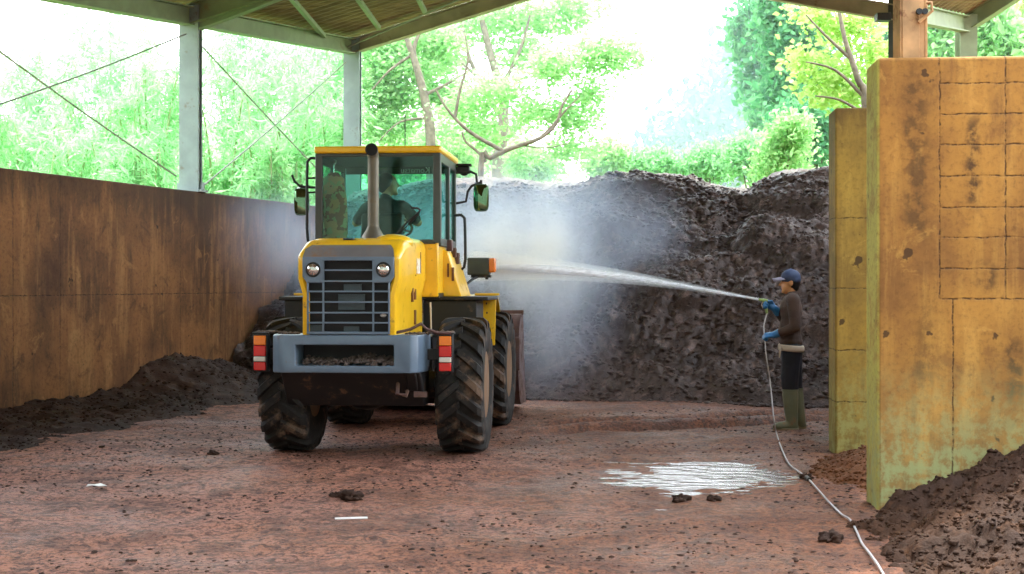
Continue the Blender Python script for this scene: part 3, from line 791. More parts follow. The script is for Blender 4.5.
# ---------------------------------------------------------------- wheel loader
LZ = -math.radians(4.5)
LD = empty('wheel_loader', (-1.39, 13.46, 0.0), LZ)
tag(LD, 'yellow wheel loader with slate rear bumper, seen from behind, cab door side lit', 'wheel loader')
LM = Matrix.Translation((-1.39, 13.46, 0)) @ Matrix.Rotation(LZ, 4, 'Z')

# wheels -----------------------------------------------------------------
def make_wheel(side):
    """wheel centred on its hub; outer face towards side (+1 right, -1 left)"""
    w = empty('wheel', parent=LD)
    R, HWD = 0.605, 0.215
    prof = [(0.31, -0.19), (0.36, -0.215), (0.45, -0.228), (0.53, -0.222), (0.575, -0.205), (0.597, -0.16), (R, -0.08), (R+.003, 0), (R, 0.08), (0.597, 0.16), (0.575, 0.205), (0.53, 0.222), (0.45, 0.228), (0.36, 0.215), (0.31, 0.19)]
    b = MB(); b.lathe(prof, 'x', (0, 0, 0), 56, cap=False)
    # closes the ring inside
    b.lathe([(0.31, 0.19), (0.30, 0.0), (0.31, -0.19)], 'x', (0, 0, 0), 56, cap=False)
    nl = 20
    for sg in (-1, 1):
        for k in range(nl):
            a0 = 2*PI*(k+(0.5 if sg > 0 else 0))/nl
            rings = []
            for j in range(8):
                u = j/7.0
                x = sg*(-0.012+0.235*min(u*1.12, 1.0))
                ang = a0+0.36*u**1.15
                rt = 0.640 if u < 0.7 else 0.640-0.075*((u-0.7)/0.3)**1.4
                rb = 0.585 if u < 0.7 else 0.585-0.07*((u-0.7)/0.3)
                hw = 0.040+0.012*u
                pts = []
                for da, rr in ((-hw*1.25, rb), (hw*1.25, rb), (hw*0.8, rt), (-hw*0.8, rt)):
                    th = ang+da/0.62
                    pts.append((x, -rr*math.cos(th), -rr*math.sin(th)))
                rings.append(pts)
            b.loft(rings)
    b.build('tyre', M['rubber'], w, smooth=35)
    b = MB()
    b.lathe([(0.315, 0.20*side), (0.325, 0.185*side), (0.29, 0.15*side), (0.26, 0.06*side), (0.16, 0.05*side), (0.14, 0.12*side), (0.10, 0.14*side), (0.02, 0.145*side)], 'x', (0, 0, 0), 40)
    b.lathe([(0.315, -0.20*side), (0.325, -0.185*side), (0.28, -0.1*side), (0.02, -0.08*side)], 'x', (0, 0, 0), 40)
    for k in range(10):
        a = 2*PI*k/10
        b.lathe([(0.018, 0.05*side), (0.018, 0.085*side), (0.01, 0.09*side)], 'x', (0, 0.205*math.cos(a), 0.205*math.sin(a)), 6)
    b.build('rim', M['rim'], w, smooth=40)
    return w
for lx, ly, sd, rz, spin in ((-0.705, 0, -1, 0, 0.1), (0.945, 0, 1, 0, 0.23), (-0.665, 2.52, -1, -0.03, 0.0), (0.965, 2.48, 1, -0.03, 0.3)):
    w = make_wheel(sd); w.location = (lx, ly, 0.632); w.rotation_euler = (spin, 0, rz)

# frames -----------------------------------------------------------------
b = MB(); b.b2((-0.34, -0.25, 0.55), (0.34, 1.25, 1.02)); b.b2((-0.30, 1.1, 0.62), (0.30, 1.35, 0.95))
b.build('rear_frame', M['black'], LD, bevel=0.02)
b = MB(); b.tube([(-0.72, 0, 0.632), (-0.3, 0, 0.632)], [0.12, 0.16], 14); b.tube([(0.72, 0, 0.632), (0.3, 0, 0.632)], [0.12, 0.16], 14); b.ell((0, 0, .632), (0.3, 0.25, 0.25))
b.build('rear_axle', M['black'], LD, smooth=50)
b = MB(); b.tube([(-0.70, 2.5, 0.632), (-0.3, 2.5, 0.632)], [0.12, 0.16], 14); b.tube([(0.80, 2.5, 0.632), (0.3, 2.5, 0.632)], [0.12, 0.16], 14); b.ell((0.04, 2.5, .632), (0.3, 0.25, 0.25))
b.build('front_axle', M['black'], LD, smooth=50)
b = MB(); b.b2((-0.40, 1.45, 0.55), (0.44, 3.1, 1.15))
for sg in (-1, 1): b.prism([(1.75, 1.1), (3.05, 1.1), (2.55, 1.85), (2.1, 1.85)], 0.02+sg*0.36-0.04, 0.02+sg*0.36+0.04, 'x')
b.build('front_frame', M['black'], LD, bevel=0.015)

# counterweight ----------------------------------------------------------
def slab(b, x0, x1, z0, z1):
    """piece of the counterweight between x0 and x1, following the chamfered plan"""
    def yb(x): 
        a = abs(x)
        return -0.95 if a <= 0.60 else (-0.95+(a-0.60)/0.06*0.05 if a <= 0.66 else -0.90+(a-0.66)/0.05*0.22)
    xsn = sorted(set([x0, x1]+[q for q in (-0.66, -0.60, 0.60, 0.66) if x0 < q < x1]))
    poly = [(q, yb(q)) for q in xsn]+[(q, -0.45) for q in reversed(xsn)]
    b.prism(poly, z0, z1, 'z')
b = MB()
slab(b, -0.71, 0.71, 0.795, 1.135)
b.v = [(x-0.035, y, z) for x, y, z in b.v]
raw = b.build('counterweight_raw', M['slate'])
b = MB(); b.b2((-0.48, -1.1, 0.858), (0.41, -0.62, 1.045)); cutter = b.build('recess_cutter', M['slate'])
bo_ = raw.modifiers.new('b', 'BOOLEAN'); bo_.operation = 'DIFFERENCE'; bo_.object = cutter; bo_.solver = 'EXACT'
bv = raw.modifiers.new('v', 'BEVEL'); bv.width = 0.014; bv.segments = 3; bv.limit_method = 'ANGLE'; bv.angle_limit = math.radians(20)
dg = bpy.context.evaluated_depsgraph_get(); cm = bpy.data.meshes.new_from_object(raw.evaluated_get(dg))
bpy.data.objects.remove(raw); bpy.data.objects.remove(cutter)
cm.polygons.foreach_set('use_smooth', [True]*len(cm.polygons)); cm.set_sharp_from_angle(angle=math.radians(40))
cm.materials.clear(); cm.materials.append(M['slate'])
cw = link(bpy.data.objects.new('counterweight', cm), LD)
b = MB(); b.b2((-0.475, -0.64, 0.862), (0.405, -0.622, 1.041)); b.build('recess_panel', M['void'], cw)
b = MB()
b.prism([(-0.86, 0.795), (-0.30, 0.795), (-0.30, 0.47), (-0.58, 0.47)], -0.64, 0.64, 'x')
b.prism([(-0.90, 0.795), (-0.70, 0.795), (-0.72, 0.62)], 0.50, 0.60, 'x')
b.build('underbody', M['black'], LD, bevel=0.015)  # lower counterweight, its shade put into the black colour
b = MB(); b.tube([(0.42, -0.74, 0.76), (0.42, -0.80, 0.60), (0.50, -0.80, 0.585), (0.50, -0.74, 0.62)], 0.02, 8); b.box((0.62, -0.72, 0.59), (0.12, 0.03, 0.05)); b.build('tow_hook', M['bucket'], LD, smooth=40)

# engine hood ------------------------------------------------------------
def hood_ring(y, wt, wb, zt, zb=1.10, rc=0.10, zw=1.66):
    """section: narrow below, wide at the top with rounded shoulders"""
    pts = [(-wb, zb), (-wb, zw-0.16), (-wt, zw-0.02), (-wt, zt-rc)]
    for k in range(1, 6):
        a = PI-k*(PI/2)/5; pts.append((-wt+rc+rc*math.cos(a), zt-rc+rc*math.sin(a)))
    full = pts+[(-x, z) for x, z in reversed(pts)]
    return [(x, y, z) for x, z in full]
b = MB()
b.loft([hood_ring(-0.915, 0.395, 0.355, 1.80, zb=1.13, rc=0.03), hood_ring(-0.935, 0.42, 0.38, 1.82, zb=1.115, rc=0.04), hood_ring(-0.925, 0.455, 0.415, 1.850, rc=0.05), hood_ring(-0.89, 0.468, 0.425, 1.885, rc=0.06), hood_ring(-0.62, 0.475, 0.430, 1.990, rc=0.08), hood_ring(-0.35, 0.480, 0.435, 2.020), hood_ring(0.30, 0.485, 0.45, 2.035), hood_ring(0.56, 0.485, 0.45, 2.035)], cap=False)
fr0 = hood_ring(0.56, 0.485, 0.45, 2.035); b.add(fr0, [tuple(range(len(fr0)))])
hood = b.build('engine_hood', M['yellow'], LD, smooth=40)
# sloping grey rear lip above the grille
b = MB(); b.loft([[(-0.415, -0.945, 1.835), (0.415, -0.945, 1.835), (0.415, -0.930, 1.815), (-0.415, -0.930, 1.815)], [(-0.40, -0.90, 1.905), (0.40, -0.90, 1.905), (0.40, -0.88, 1.885), (-0.40, -0.88, 1.885)], [(-0.36, -0.80, 1.945), (0.36, -0.80, 1.945), (0.36, -0.80, 1.925), (-0.36, -0.80, 1.925)]])
b.build('hood_lip', M['hoodgrey'], hood, smooth=40)
b = MB(); b.ell((0.30, -0.28, 1.975), (0.19, 0.26, 0.085), 18, 10); b.build('filler_dome', M['yellow'], hood, smooth=60)
# louvre slots, sticker and hole marks on the right flank
for y0, z0, z1 in ((-0.12, 1.42, 1.64), (0.05, 1.44, 1.64), (0.05, 1.20, 1.34)):
    b = MB(); b.b2((0.425, y0, z0), (0.4585, y0+0.06, z1)); b.build('louvre_slot', M['slot'], hood)
for y0, z0, z1 in ((0.19, 1.70, 1.90), (-0.12, 1.665, 1.68)):
    b = MB(); b.b2((0.47, y0, z0), (0.4885, y0+0.03, z1)); b.build('panel_seam', M['slot'], hood)
b = MB(); b.b2((0.47, -0.06, 1.69), (0.491, 0.15, 1.835)); b.build('warning_sticker', M['sticker'], hood)
b = MB(); b.lathe([(0.06, 0), (0.055, 0.012), (0.0, 0.014)], 'z', (-0.07, -0.55, 2.0), 16); b.build('filler_cap', M['void'], hood, smooth=40)

# grille -----------------------------------------------------------------
b = MB(); gy0, gy1 = -0.955, -0.915
b.prism([(-0.415, 1.835), (0.415, 1.835), (0.415, 1.66), (0.375, 1.60), (0.23, 1.60), (0.23, 1.80), (-0.23, 1.80), (-0.23, 1.60), (-0.375, 1.60), (-0.415, 1.66)], gy0, gy1, 'y')
b.b2((-0.375, gy0, 1.145), (-0.36, gy1, 1.61)); b.b2((0.36, gy0, 1.145), (0.375, gy1, 1.61)); b.b2((-0.375, gy0, 1.14), (0.375, gy1, 1.165))
gp_ = b.build('grille_panel', M['slate'], LD, bevel=0.006)
b = MB()
for z in (1.715, 1.617, 1.525, 1.43, 1.335, 1.245):
    w = 0.225 if z > 1.7 else 0.37
    b.box((0, -0.945, z), (2*w, 0.028, 0.014))
for x in (-0.226, 0.226): b.b2((x-0.007, -0.955, 1.15), (x+0.007, -0.93, 1.80))
b.build('grille_bars', M['slate'], gp_)
b = MB(); b.b2((-0.41, -0.88, 1.12), (0.41, -0.84, 1.82)); b.build('radiator', M['void'], LD)
for q0, q1 in (((-0.10, 1.36), (0.14, 1.50)), ((-0.05, 1.53), (0.11, 1.59)), ((-0.05, 1.16), (0.09, 1.21)), ((-0.38, 1.16), (-0.24, 1.22))):
    b = MB(); b.b2((q0[0], -0.90, q0[1]), (q1[0], -0.87, q1[1])); b.build('cooler_block', M['cooler'], gp_)
b = MB(); b.ell((0.31, -0.905, 1.31), (0.03, 0.02, 0.015)); b.build('white_tag', M['white_scrap'], gp_)
for sg in (-1, 1):
    b = MB(); b.lathe([(0.045, -0.958), (0.064, -0.965), (0.071, -0.950), (0.071, -0.92)], 'y', (sg*0.318, 0, 1.72), 24)
    h = b.build('headlight', M['black'], LD, smooth=40)
    b = MB(); b.lathe([(0.053, -0.962), (0.046, -0.972), (0.03, -0.978), (0.0, -0.980)], 'y', (sg*0.318, 0, 1.72), 24); b.build('lens', M['chrome'], h, smooth=60)
    b = MB()
    for k in range(8):
        a = 2*PI*k/8; b.beam((sg*0.318+0.015*math.cos(a), -0.982, 1.715+0.015*math.sin(a)), (sg*0.318+0.045*math.cos(a), -0.977, 1.715+0.045*math.sin(a)), 0.004, 0.004, up=(0, 1, 0))
    b.build('lens_ribs', M['cabgrey'], h)

# exhaust ----------------------------------------------------------------
b = MB()
b.lathe([(0.115, 2.01), (0.105, 2.05), (0.068, 2.11), (0.055, 2.14)], 'z', (0.075, -0.10, 0), 20)
b.tube([(0.075, -0.10, 2.12), (0.075, -0.10, 2.74), (0.075, -0.105, 2.80), (0.075, -0.13, 2.845), (0.075, -0.19, 2.865)], 0.054, 20, cap=False)
ex = b.build('exhaust_stack', M['pipe'], LD, smooth=40)
b = MB(); b.lathe([(0.060, -0.19), (0.060, -0.205), (0.048, -0.205), (0.044, -0.16)], 'y', (0.075, 0, 2.865), 20); b.build('exhaust_mouth', M['void'], ex, smooth=40)

# cab --------------------------------------------------------------------
CX, C0, C1, CB, CT = 0.635, 0.56, 1.90, 2.02, 2.90
b = MB()
for sg in (-1, 1):
    b.prism([(sg*CX, C0), (sg*(CX-0.075), C0-0.012), (sg*(CX-0.075), C0+0.05), (sg*CX, C0+0.085)], CB-0.02, CT, 'z')
    b.b2((sg*(CX-0.05), C1-0.06, CB-0.4), (sg*CX, C1, CT))
    b.b2((sg*(CX-0.045), C0+0.72, CB), (sg*CX, C0+0.78, CT))
    b.b2((sg*(CX-0.045), C0+0.05, CT-0.09), (sg*CX, C1, CT))
    b.b2((sg*(CX-0.045), C0+0.05, CB-0.05), (sg*CX, C1, CB+0.03))
b.b2((-CX+0.05, C0-0.005, CT-0.035), (CX-0.05, C0+0.05, CT)); b.b2((-CX+0.05, C0-0.005, CB-0.03), (CX-0.05, C0+0.05, CB+0.015))
b.b2((-CX+0.05, C1-0.05, CT-0.05), (CX-0.05, C1, CT)); b.b2((-CX+0.05, C1-0.05, CB-0.45), (CX-0.05, C1, CB-0.35))
cab = b.build('cab', M['cabgrey'], LD, bevel=0.008)
b = MB(); b.prism([(-CX-.005, C0-0.03), (CX+.005, C0-0.03), (CX+0.015, C0+0.3), (CX+0.015, C1+0.06), (-CX-0.015, C1+0.06), (-CX-0.015, C0+0.3)], CT, CT+0.07, 'z')
b.build('roof', M['yellow'], cab, bevel=0.02)
b = MB(); b.b2((-CX+0.04, C0+0.02, CT-0.03), (CX-0.04, C1-0.03, CT-0.004)); b.build('headliner', M['seat'], cab)
b = MB(); b.b2((-CX+0.075, C0+0.012, CB+0.01), (CX-0.075, C0+0.020, CT-0.03)); b.build('rear_window', M['glass'], cab)
b = MB(); b.b2((-CX+0.05, C1-0.03, CB-0.36), (CX-0.05, C1-0.022, CT-0.05)); b.build('front_window', M['glass2'], cab)
for sg in (-1, 1):
    for y0, y1 in ((C0+0.08, C0+0.72), (C0+0.78, C1-0.06)):
        b = MB(); b.b2((sg*(CX-0.028), y0, CB+0.02), (sg*(CX-0.020), y1, CT-0.09)); b.build('side_window', M['glass2'], cab)
# dark heat band and mirrored lettering along the top of the front glass
b = MB(); b.b2((-CX+0.06, C1-0.045, CT-0.11), (CX-0.06, C1-0.036, CT-0.03)); b.build('sun_band', M['cabgrey'], cab)
fc = bpy.data.curves.new('glass_lettering', 'FONT'); fc.body = 'Komatsu'; fc.size = 0.09; fc.extrude = 0.002; fc.align_x = 'CENTER'
fo = bpy.data.objects.new('glass_lettering_curve', fc); COL.objects.link(fo)
dg = bpy.context.evaluated_depsgraph_get(); lm = bpy.data.meshes.new_from_object(fo.evaluated_get(dg)); bpy.data.objects.remove(fo)
lm.materials.clear(); lm.materials.append(plain('pale_lettering', (0.85, 0.95, 0.9), 0.6, var=0.05))
lo = link(bpy.data.objects.new('glass_lettering', lm), cab)
lo.location = (0.19, C1-0.055, CT-0.098); lo.rotation_euler = (PI/2, 0, PI)
# interior
b = MB(); b.b2((-CX+0.02, C0+0.05, 1.45), (CX-0.02, C1-0.02, 1.50)); b.build('cab_floor', M['seat'], cab)
b = MB(); b.box((0.0, 1.08, 1.86), (0.46, 0.46, 0.12)); b.box((0, 1.10, 1.66), (0.30, 0.32, 0.30)); b.box((0.0, 0.86, 2.10), (0.44, 0.10, 0.42), (-0.12, 0, 0))
b.build('operator_seat', M['seat'], LD, bevel=0.03, seg=3)
b = MB(); b.b2((-0.30, 1.66, 1.50), (0.30, 1.86, 2.02)); b.tube([(0, 1.66, 1.8), (0, 1.55, 2.16)], 0.035, 10); b.build('dash_console', M['seat'], LD, bevel=0.02)
b = MB()
cw_ = Vector((0, 1.53, 2.20)); tl = Euler((math.radians(-32), 0, 0)).to_matrix()
ringp = [cw_+tl @ Vector((0.20*math.cos(2*PI*k/28), 0.20*math.sin(2*PI*k/28), 0)) for k in range(29)]
b.tube(ringp, 0.014, 8); 
for a in (0.5, 2.6, 4.7): b.tube([cw_, cw_+tl @ Vector((0.2*math.cos(a), 0.2*math.sin(a), 0))], 0.012, 6)
b.build('steering_wheel', M['seat'], LD, smooth=50)
# yellow housing under the cab
b = MB(); b.b2((-0.61, C0+0.01, 1.46), (0.61, C1, 2.02)); b.build('cab_base', M['yellow'], LD, bevel=0.015)
b = MB()
b.loft([[(0.60, 0.95, 1.46), (0.80, 0.95, 1.46), (0.66, 0.95, 1.92), (0.60, 0.95, 1.95)], [(0.60, 1.85, 1.46), (0.80, 1.85, 1.46), (0.66, 1.85, 1.92), (0.60, 1.85, 1.95)]])
sk = b.build('side_skirt', M['yellow'], LD, bevel=0.012)
b = MB(); b.b2((0.70, 0.938, 1.62), (0.725, 0.955, 1.76)); b.build('vent_slot', M['slot'], sk)
b = MB(); b.b2((0.655, 0.938, 1.66), (0.672, 0.955, 1.80)); b.build('vent_slot', M['slot'], sk)
# rusted door hinge / valve block under the window
b = MB(); b.box((0.655, 1.15, 1.99), (0.06, 0.12, 0.12)); b.box((0.68, 1.30, 1.92), (0.05, 0.1, 0.10)); b.box((0.70, 1.42, 1.86), (0.05, 0.10, 0.12)); b.build('door_hinge', M['bucket'], LD, bevel=0.01)

# walkway platforms and boxes below
for sg in (-1, 1):
    b = MB(); b.b2((sg*0.44, 0.66, 1.425), (1.10 if sg > 0 else -1.03, 1.78, 1.462)); b.b2((sg*0.44, 0.70, 1.05), (sg*0.98, 1.40, 1.425))
    b.build('walkway', M['black'], LD, bevel=0.008)
    b = MB(); b.prism([(0.86, 1.49), (1.09, 1.49), (1.075, 0.93), (0.88, 0.93)], 1.70, 1.73, 'y'); b.b2((0.86, 1.68, 1.465), (1.12, 1.80, 1.49))
    if sg < 0: b.v = [(-x, y, z) for x, y, z in b.v]
    mf = b.build('mudguard_flap', M['yellow'], LD, bevel=0.006)
    for k, (x, z) in enumerate(((0.985, 1.38), (0.99, 1.28), (0.985, 1.16), (0.985, 1.03), (0.93, 1.0))):
        b = MB(); b.ell((sg*x, 1.698, z), (0.010, 0.006, 0.012), 8, 6); b.build('bolt', M['slot'], mf)
    b = MB(); prof = []
    for k in range(13):
        a = math.radians(150-k*10); prof.append((2.5+0.75*math.cos(a), 0.72+0.75*math.sin(a)))
    inner = [(y, z-0.025) for y, z in reversed(prof)]
    b.prism(prof+inner, sg*0.60+0.04, sg*0.98+0.04, 'x'); b.build('front_fender', M['yellow'], LD, smooth=40)
# rod standing on the right side by the tyre
b = MB(); b.tube([(0.66, -0.30, 1.10), (0.655, -0.32, 1.42)], 0.009, 6); b.build('marker_rod', M['belt'], LD)
b = MB(); b.tube([(0.28+.12, -0.88, 1.15), (0.55, -0.86, 1.185), (0.64, -0.82, 1.235), (0.68, -0.80, 1.19), (0.78, -0.78, 1.15), (0.9, -0.75, 1.145)], 0.014, 7); b.build('rusty_rail', M['bucket'], LD, smooth=50)

# tail lights --------------------------------------------------------------
for sg in (-1, 1):
    x = sg*0.85
    b = MB(); b.b2((x-0.068, -0.76, 0.79), (x+0.068, -0.66, 1.135)); b.b2((x-0.075, -0.76, 1.135), (x+0.075, -0.60, 1.15)); b.b2((min(x, sg*0.6), -0.66, 0.90), (max(x, sg*0.6), -0.60, 1.0))
    tl_ = b.build('tail_light', M['black'], LD, bevel=0.006)
    for nm, mt, z0, z1 in (('amber_lens', 'amber', 1.035, 1.120), ('red_lens', 'red', 0.935, 1.030), ('clear_lens', 'white_lens', 0.885, 0.930), ('red_lens', 'red', 0.805, 0.880)):
        b = MB(); b.b2((x-0.055, -0.785, z0), (x+0.055, -0.755, z1)); b.build(nm, M[mt], tl_, bevel=0.006)

# mirrors, rails, lamps ----------------------------------------------------
def mirror(x, y, z, w, h, arms, side, name='mirror'):
    b = MB()
    for a in arms: b.tube(a, 0.014, 8)
    b.tube([(x, y+0.02, z+h/2-0.02), (x, y+0.02, z+h/2+0.04)], 0.014, 8)
    rt = b.build(name, M['black'], LD, smooth=50)
    b = MB(); rings = []
    for dy, k in ((0.0, 1.0), (0.02, 1.04), (0.055, 0.92), (0.085, 0.6)):
        ring = []
        for j in range(20):
            a = 2*PI*j/20; ca, sa = math.cos(a), math.sin(a)
            ring.append((x+w/2*k*math.copysign(abs(ca)**0.45, ca), y+dy, z+h/2*k*math.copysign(abs(sa)**0.45, sa)))
        rings.append(ring)
    b.loft(rings); b.build('mirror_shell', M['mirrorback'], rt, smooth=50)
    b = MB(); ring = []
    for dy, k in ((-0.012, 0.80), (-0.004, 0.93)):
        r_ = []
        for j in range(20):
            a = 2*PI*j/20; ca, sa = math.cos(a), math.sin(a)
            r_.append((x+w/2*k*math.copysign(abs(ca)**0.45, ca), y+dy, z+h/2*k*math.copysign(abs(sa)**0.45, sa)))
        ring.append(r_)
    b.loft(ring); b.build('mirror_glass', M['mirror'], rt, smooth=50)
mirror(-1.085, 1.9, 2.50, 0.165, 0.30, [[(-0.63, 1.88, 2.63), (-0.98, 1.9, 2.655), (-1.02, 1.9, 2.67)], [(-0.98, 1.9, 2.655), (-1.10, 1.9, 2.665), (-1.16, 1.9, 2.72), (-1.19, 1.9, 2.79)], [(-1.0, 1.9, 2.655), (-1.085, 1.92, 2.66)]], -1)
mirror(0.905, 1.9, 2.535, 0.165, 0.30, [[(0.63, 1.86, 2.80), (0.70, 1.9, 2.815), (0.78, 1.9, 2.82), (0.85, 1.91, 2.79), (0.86, 1.92, 2.70)], [(0.63, 1.88, 2.47), (0.74, 1.9, 2.49), (0.76, 1.9, 2.60), (0.80, 1.91, 2.66), (0.905, 1.92, 2.70)]], 1)
b = MB(); y = 0.66
b.tube([(-0.63, y, 2.86), (-0.70, y, 2.865), (-0.735, y, 2.83), (-0.74, y, 2.70), (-0.74, y, 2.15), (-0.73, y, 2.03), (-0.69, y, 1.985), (-0.63, y, 1.985)], 0.015, 8)
for z in (2.66, 2.515): b.tube([(-0.74, y, z), (-0.63, y, z+0.005)], 0.010, 8)
b.build('handrail', M['black'], LD, smooth=50)
b = MB(); y = 1.72
b.tube([(0.63, y, 2.33), (0.71, y, 2.335), (0.745, y, 2.30), (0.75, y, 2.22), (0.755, y, 1.86), (0.74, y, 1.77), (0.70, y, 1.735), (0.66, y, 1.76)], 0.016, 8)
b.build('handrail', M['black'], LD, smooth=50)
b = MB(); b.b2((0.64, 1.86, 2.80), (0.78, 1.98, 2.87)); b.b2((0.64, 1.84, 2.875), (0.80, 1.96, 2.90)); b.tube([(0.60, 1.9, 2.85), (0.68, 1.9, 2.85)], 0.02, 8); b.lathe([(0.06, 1.98), (0.055, 2.0)], 'y', (0.71, 0, 2.835), 14)
b.build('work_lamp', M['black'], LD, bevel=0.008)
b = MB(); b.tube([(0.10, 1.7, 2.96), (0.10, 1.7, 3.42)], 0.006, 6); b.build('antenna', M['black'], LD)
# rear window wiper
b = MB()
b.tube([(0.14, C0-0.03, 2.035), (0.30, C0-0.035, 2.20), (0.42, C0-0.035, 2.305), (0.435, C0-0.03, 2.33), (0.41, C0-0.03, 2.345), (0.34, C0-0.025, 2.35)], 0.011, 7)
b.tube([(0.17, C0-0.03, 2.03), (0.31, C0-0.035, 2.175), (0.425, C0-0.035, 2.285)], 0.007, 6)
b.tube([(0.02, C0-0.06, 2.03), (0.18, C0-0.03, 2.05)], 0.016, 7)
b.build('wiper', M['black'], LD, smooth=50)
# front lamp boxes on their arms
for sg in (-1, 1):
    b = MB(); b.tube([(sg*0.62, 2.1, 1.50), (sg*0.76, 2.35, 1.64), (sg*0.84, 2.45, 1.685)], 0.016, 8); b.b2((sg*0.74, 2.40, 1.66), (sg*0.96, 2.54, 1.69)); b.b2((sg*0.90, 2.44, 1.64), (sg*0.93, 2.50, 1.67))
    fl = b.build('front_lamp', M['black'], LD)
    b = MB(); b.b2((sg*0.70, 2.38, 1.69), (sg*0.95, 2.56, 1.885)); b.build('lamp_box', M['cabgrey'], fl, bevel=0.015)
    b = MB(); b.b2((sg*0.945, 2.375, 1.72), (sg*1.015, 2.55, 1.88)); b.build('turn_lens', M['amber'], fl, bevel=0.015)
# lift arms, cylinder, bucket ----------------------------------------------
for sg in (-1, 1):
    b = MB(); b.prism([(2.25, 1.70), (2.55, 1.78), (3.35, 1.0), (3.60, 0.55), (3.60, 0.35), (3.40, 0.35), (3.25, 0.75), (2.6, 1.40), (2.25, 1.55)], 0.03+sg*0.38-0.05, 0.03+sg*0.38+0.05, 'x')
    b.build('lift_arm', M['yellow'], LD, bevel=0.012)
b = MB(); b.tube([(0.03, 2.3, 1.50), (0.03, 2.95, 1.42)], 0.075, 14); b.tube([(0.03, 2.95, 1.42), (0.03, 3.4, 1.30)], 0.035, 12); b.build('bucket_cylinder', M['black'], LD, smooth=50)
b = MB(); prof = []
for k in range(15):
    a = math.radians(78+k*(200-0)/14); prof.append((4.02+0.60*math.cos(a), 0.66+0.56*math.sin(a)))
prof = [(4.22, 1.25)]+prof+[(4.75, 0.06)]
inn = [(y+0.035*(1 if k < len(prof)-3 else 0), z+(0.03 if k > 6 else -0.0)) for k, (y, z) in enumerate(prof)]
b.prism(prof+inn[::-1], -1.16, 1.20, 'x')
bk = b.build('bucket', M['bucket'], LD, bevel=0.006)
for x in (-1.16, 1.17):
    b = MB(); b.prism(prof, x, x+0.03, 'x'); b.build('bucket_side_plate', M['bucket'], bk)
b = MB(); b.b2((-1.17, 4.10, 1.20), (1.21, 4.24, 1.26)); b.b2((1.16, 3.42, 0.55), (1.215, 3.60, 0.95)); b.build('bucket_rim', M['bucket'], bk, bevel=0.01)
# loose dirt lodged on the machine
rs2 = np.random.RandomState(12)
def L2W(p): return LM @ Vector(p)
pts = []
for k in range(420):
    x = rs2.rand()*0.86-0.43; d = rs2.rand(); pts.append((x, -0.90+0.26*d, 0.862+0.03*rs2.rand()+0.055*d*(0.7+0.5*math.sin(9*x))))
cv, cf = clods(np.array([L2W(p)[:] for p in pts]), 0.010+0.02*rs2.rand(len(pts))**2, rs2)
me = np_mesh('soil_debris', cv, cf); me.materials.append(soil('lodged_soil', (0.14, 0.10, 0.085), (0.10, 0.07, 0.06), (0.2, 0.14, 0.12)))
tag(link(bpy.data.objects.new('soil_debris', me)), 'loose brown soil lodged in the recess of the loader bumper', 'soil', kind='stuff')
pts = []
for k in range(260):
    sg = rs2.choice([-1, 1]); x = sg*(0.50+0.40*rs2.rand()); pts.append((x, -0.70+0.10*rs2.rand()-(0.1 if abs(x) < .66 else 0), 1.142 if abs(x) < .7 else 1.152))
cv, cf = clods(np.array([L2W(p)[:] for p in pts]), 0.008+0.018*rs2.rand(len(pts))**2, rs2)
me = np_mesh('soil_debris', cv, cf); me.materials.append(bpy.data.materials['lodged_soil'])
tag(link(bpy.data.objects.new('soil_debris', me)), 'crumbs of soil lying on the loader bumper top and lamp brackets', 'soil', kind='stuff')
# patterned jacket hanging in the rear left corner of the cab
b = MB(); rings = []
for z, w_, d_ in ((2.72, 0.05, 0.04), (2.66, 0.14, 0.06), (2.50, 0.17, 0.07), (2.30, 0.16, 0.08), (2.10, 0.17, 0.07), (2.04, 0.15, 0.05)):
    r_ = []
    for j in range(16):
        a = 2*PI*j/16; q = 1+0.12*math.sin(3*a+z*9)
        r_.append(L2W((-0.475+w_*0.78*q*math.cos(a), 0.72+d_*q*math.sin(a), z)))
    rings.append(r_)
b.loft(rings)
jk = b.build('jacket', M['camo'], None, smooth=50); tag(jk, 'brown and green patterned jacket hanging behind the cab rear glass', 'jacket')
b = MB(); b.tube([L2W((-0.475, 0.72, 2.72)), L2W((-0.475, 0.72, 2.80)), L2W((-0.445, 0.72, 2.84)), L2W((-0.475, 0.72, 2.87))], 0.008, 6); b.build('hanger_hook', M['chrome'], jk)
# ---------------------------------------------------------------- the man with the hose
# local frame of the figure: x forward, y to his left, z up; heading turns x to the picture's left
MX, MY = 3.05, 15.3
MZ = gz(MX, MY)
HEAD = PI-math.radians(8)
MM = Matrix.Translation((MX, MY, MZ)) @ Matrix.Rotation(HEAD, 4, 'Z') @ Matrix.Scale(1.035, 4)
def caps(lst):
    b = MB()
    for it in lst:
        if it[0] == 'c': b.capsule(*it[1:])
        else: b.ell(*it[1:])
    return b
sh = {1: Vector((-0.01, 0.185, 1.365)), -1: Vector((-0.01, -0.185, 1.365))}
el = {1: Vector((-0.03, 0.235, 1.085)), -1: Vector((0.03, -0.24, 1.12))}
wr = {1: Vector((0.185, 0.165, 1.005)), -1: Vector((0.18, -0.03, 1.285))}
hip = {1: Vector((0, 0.085, 0.87)), -1: Vector((-0.015, -0.085, 0.87))}
kn = {1: Vector((0.02, 0.10, 0.475)), -1: Vector((-0.035, -0.10, 0.475))}
an = {1: Vector((0.0, 0.105, 0.085)), -1: Vector((-0.095, -0.11, 0.085))}
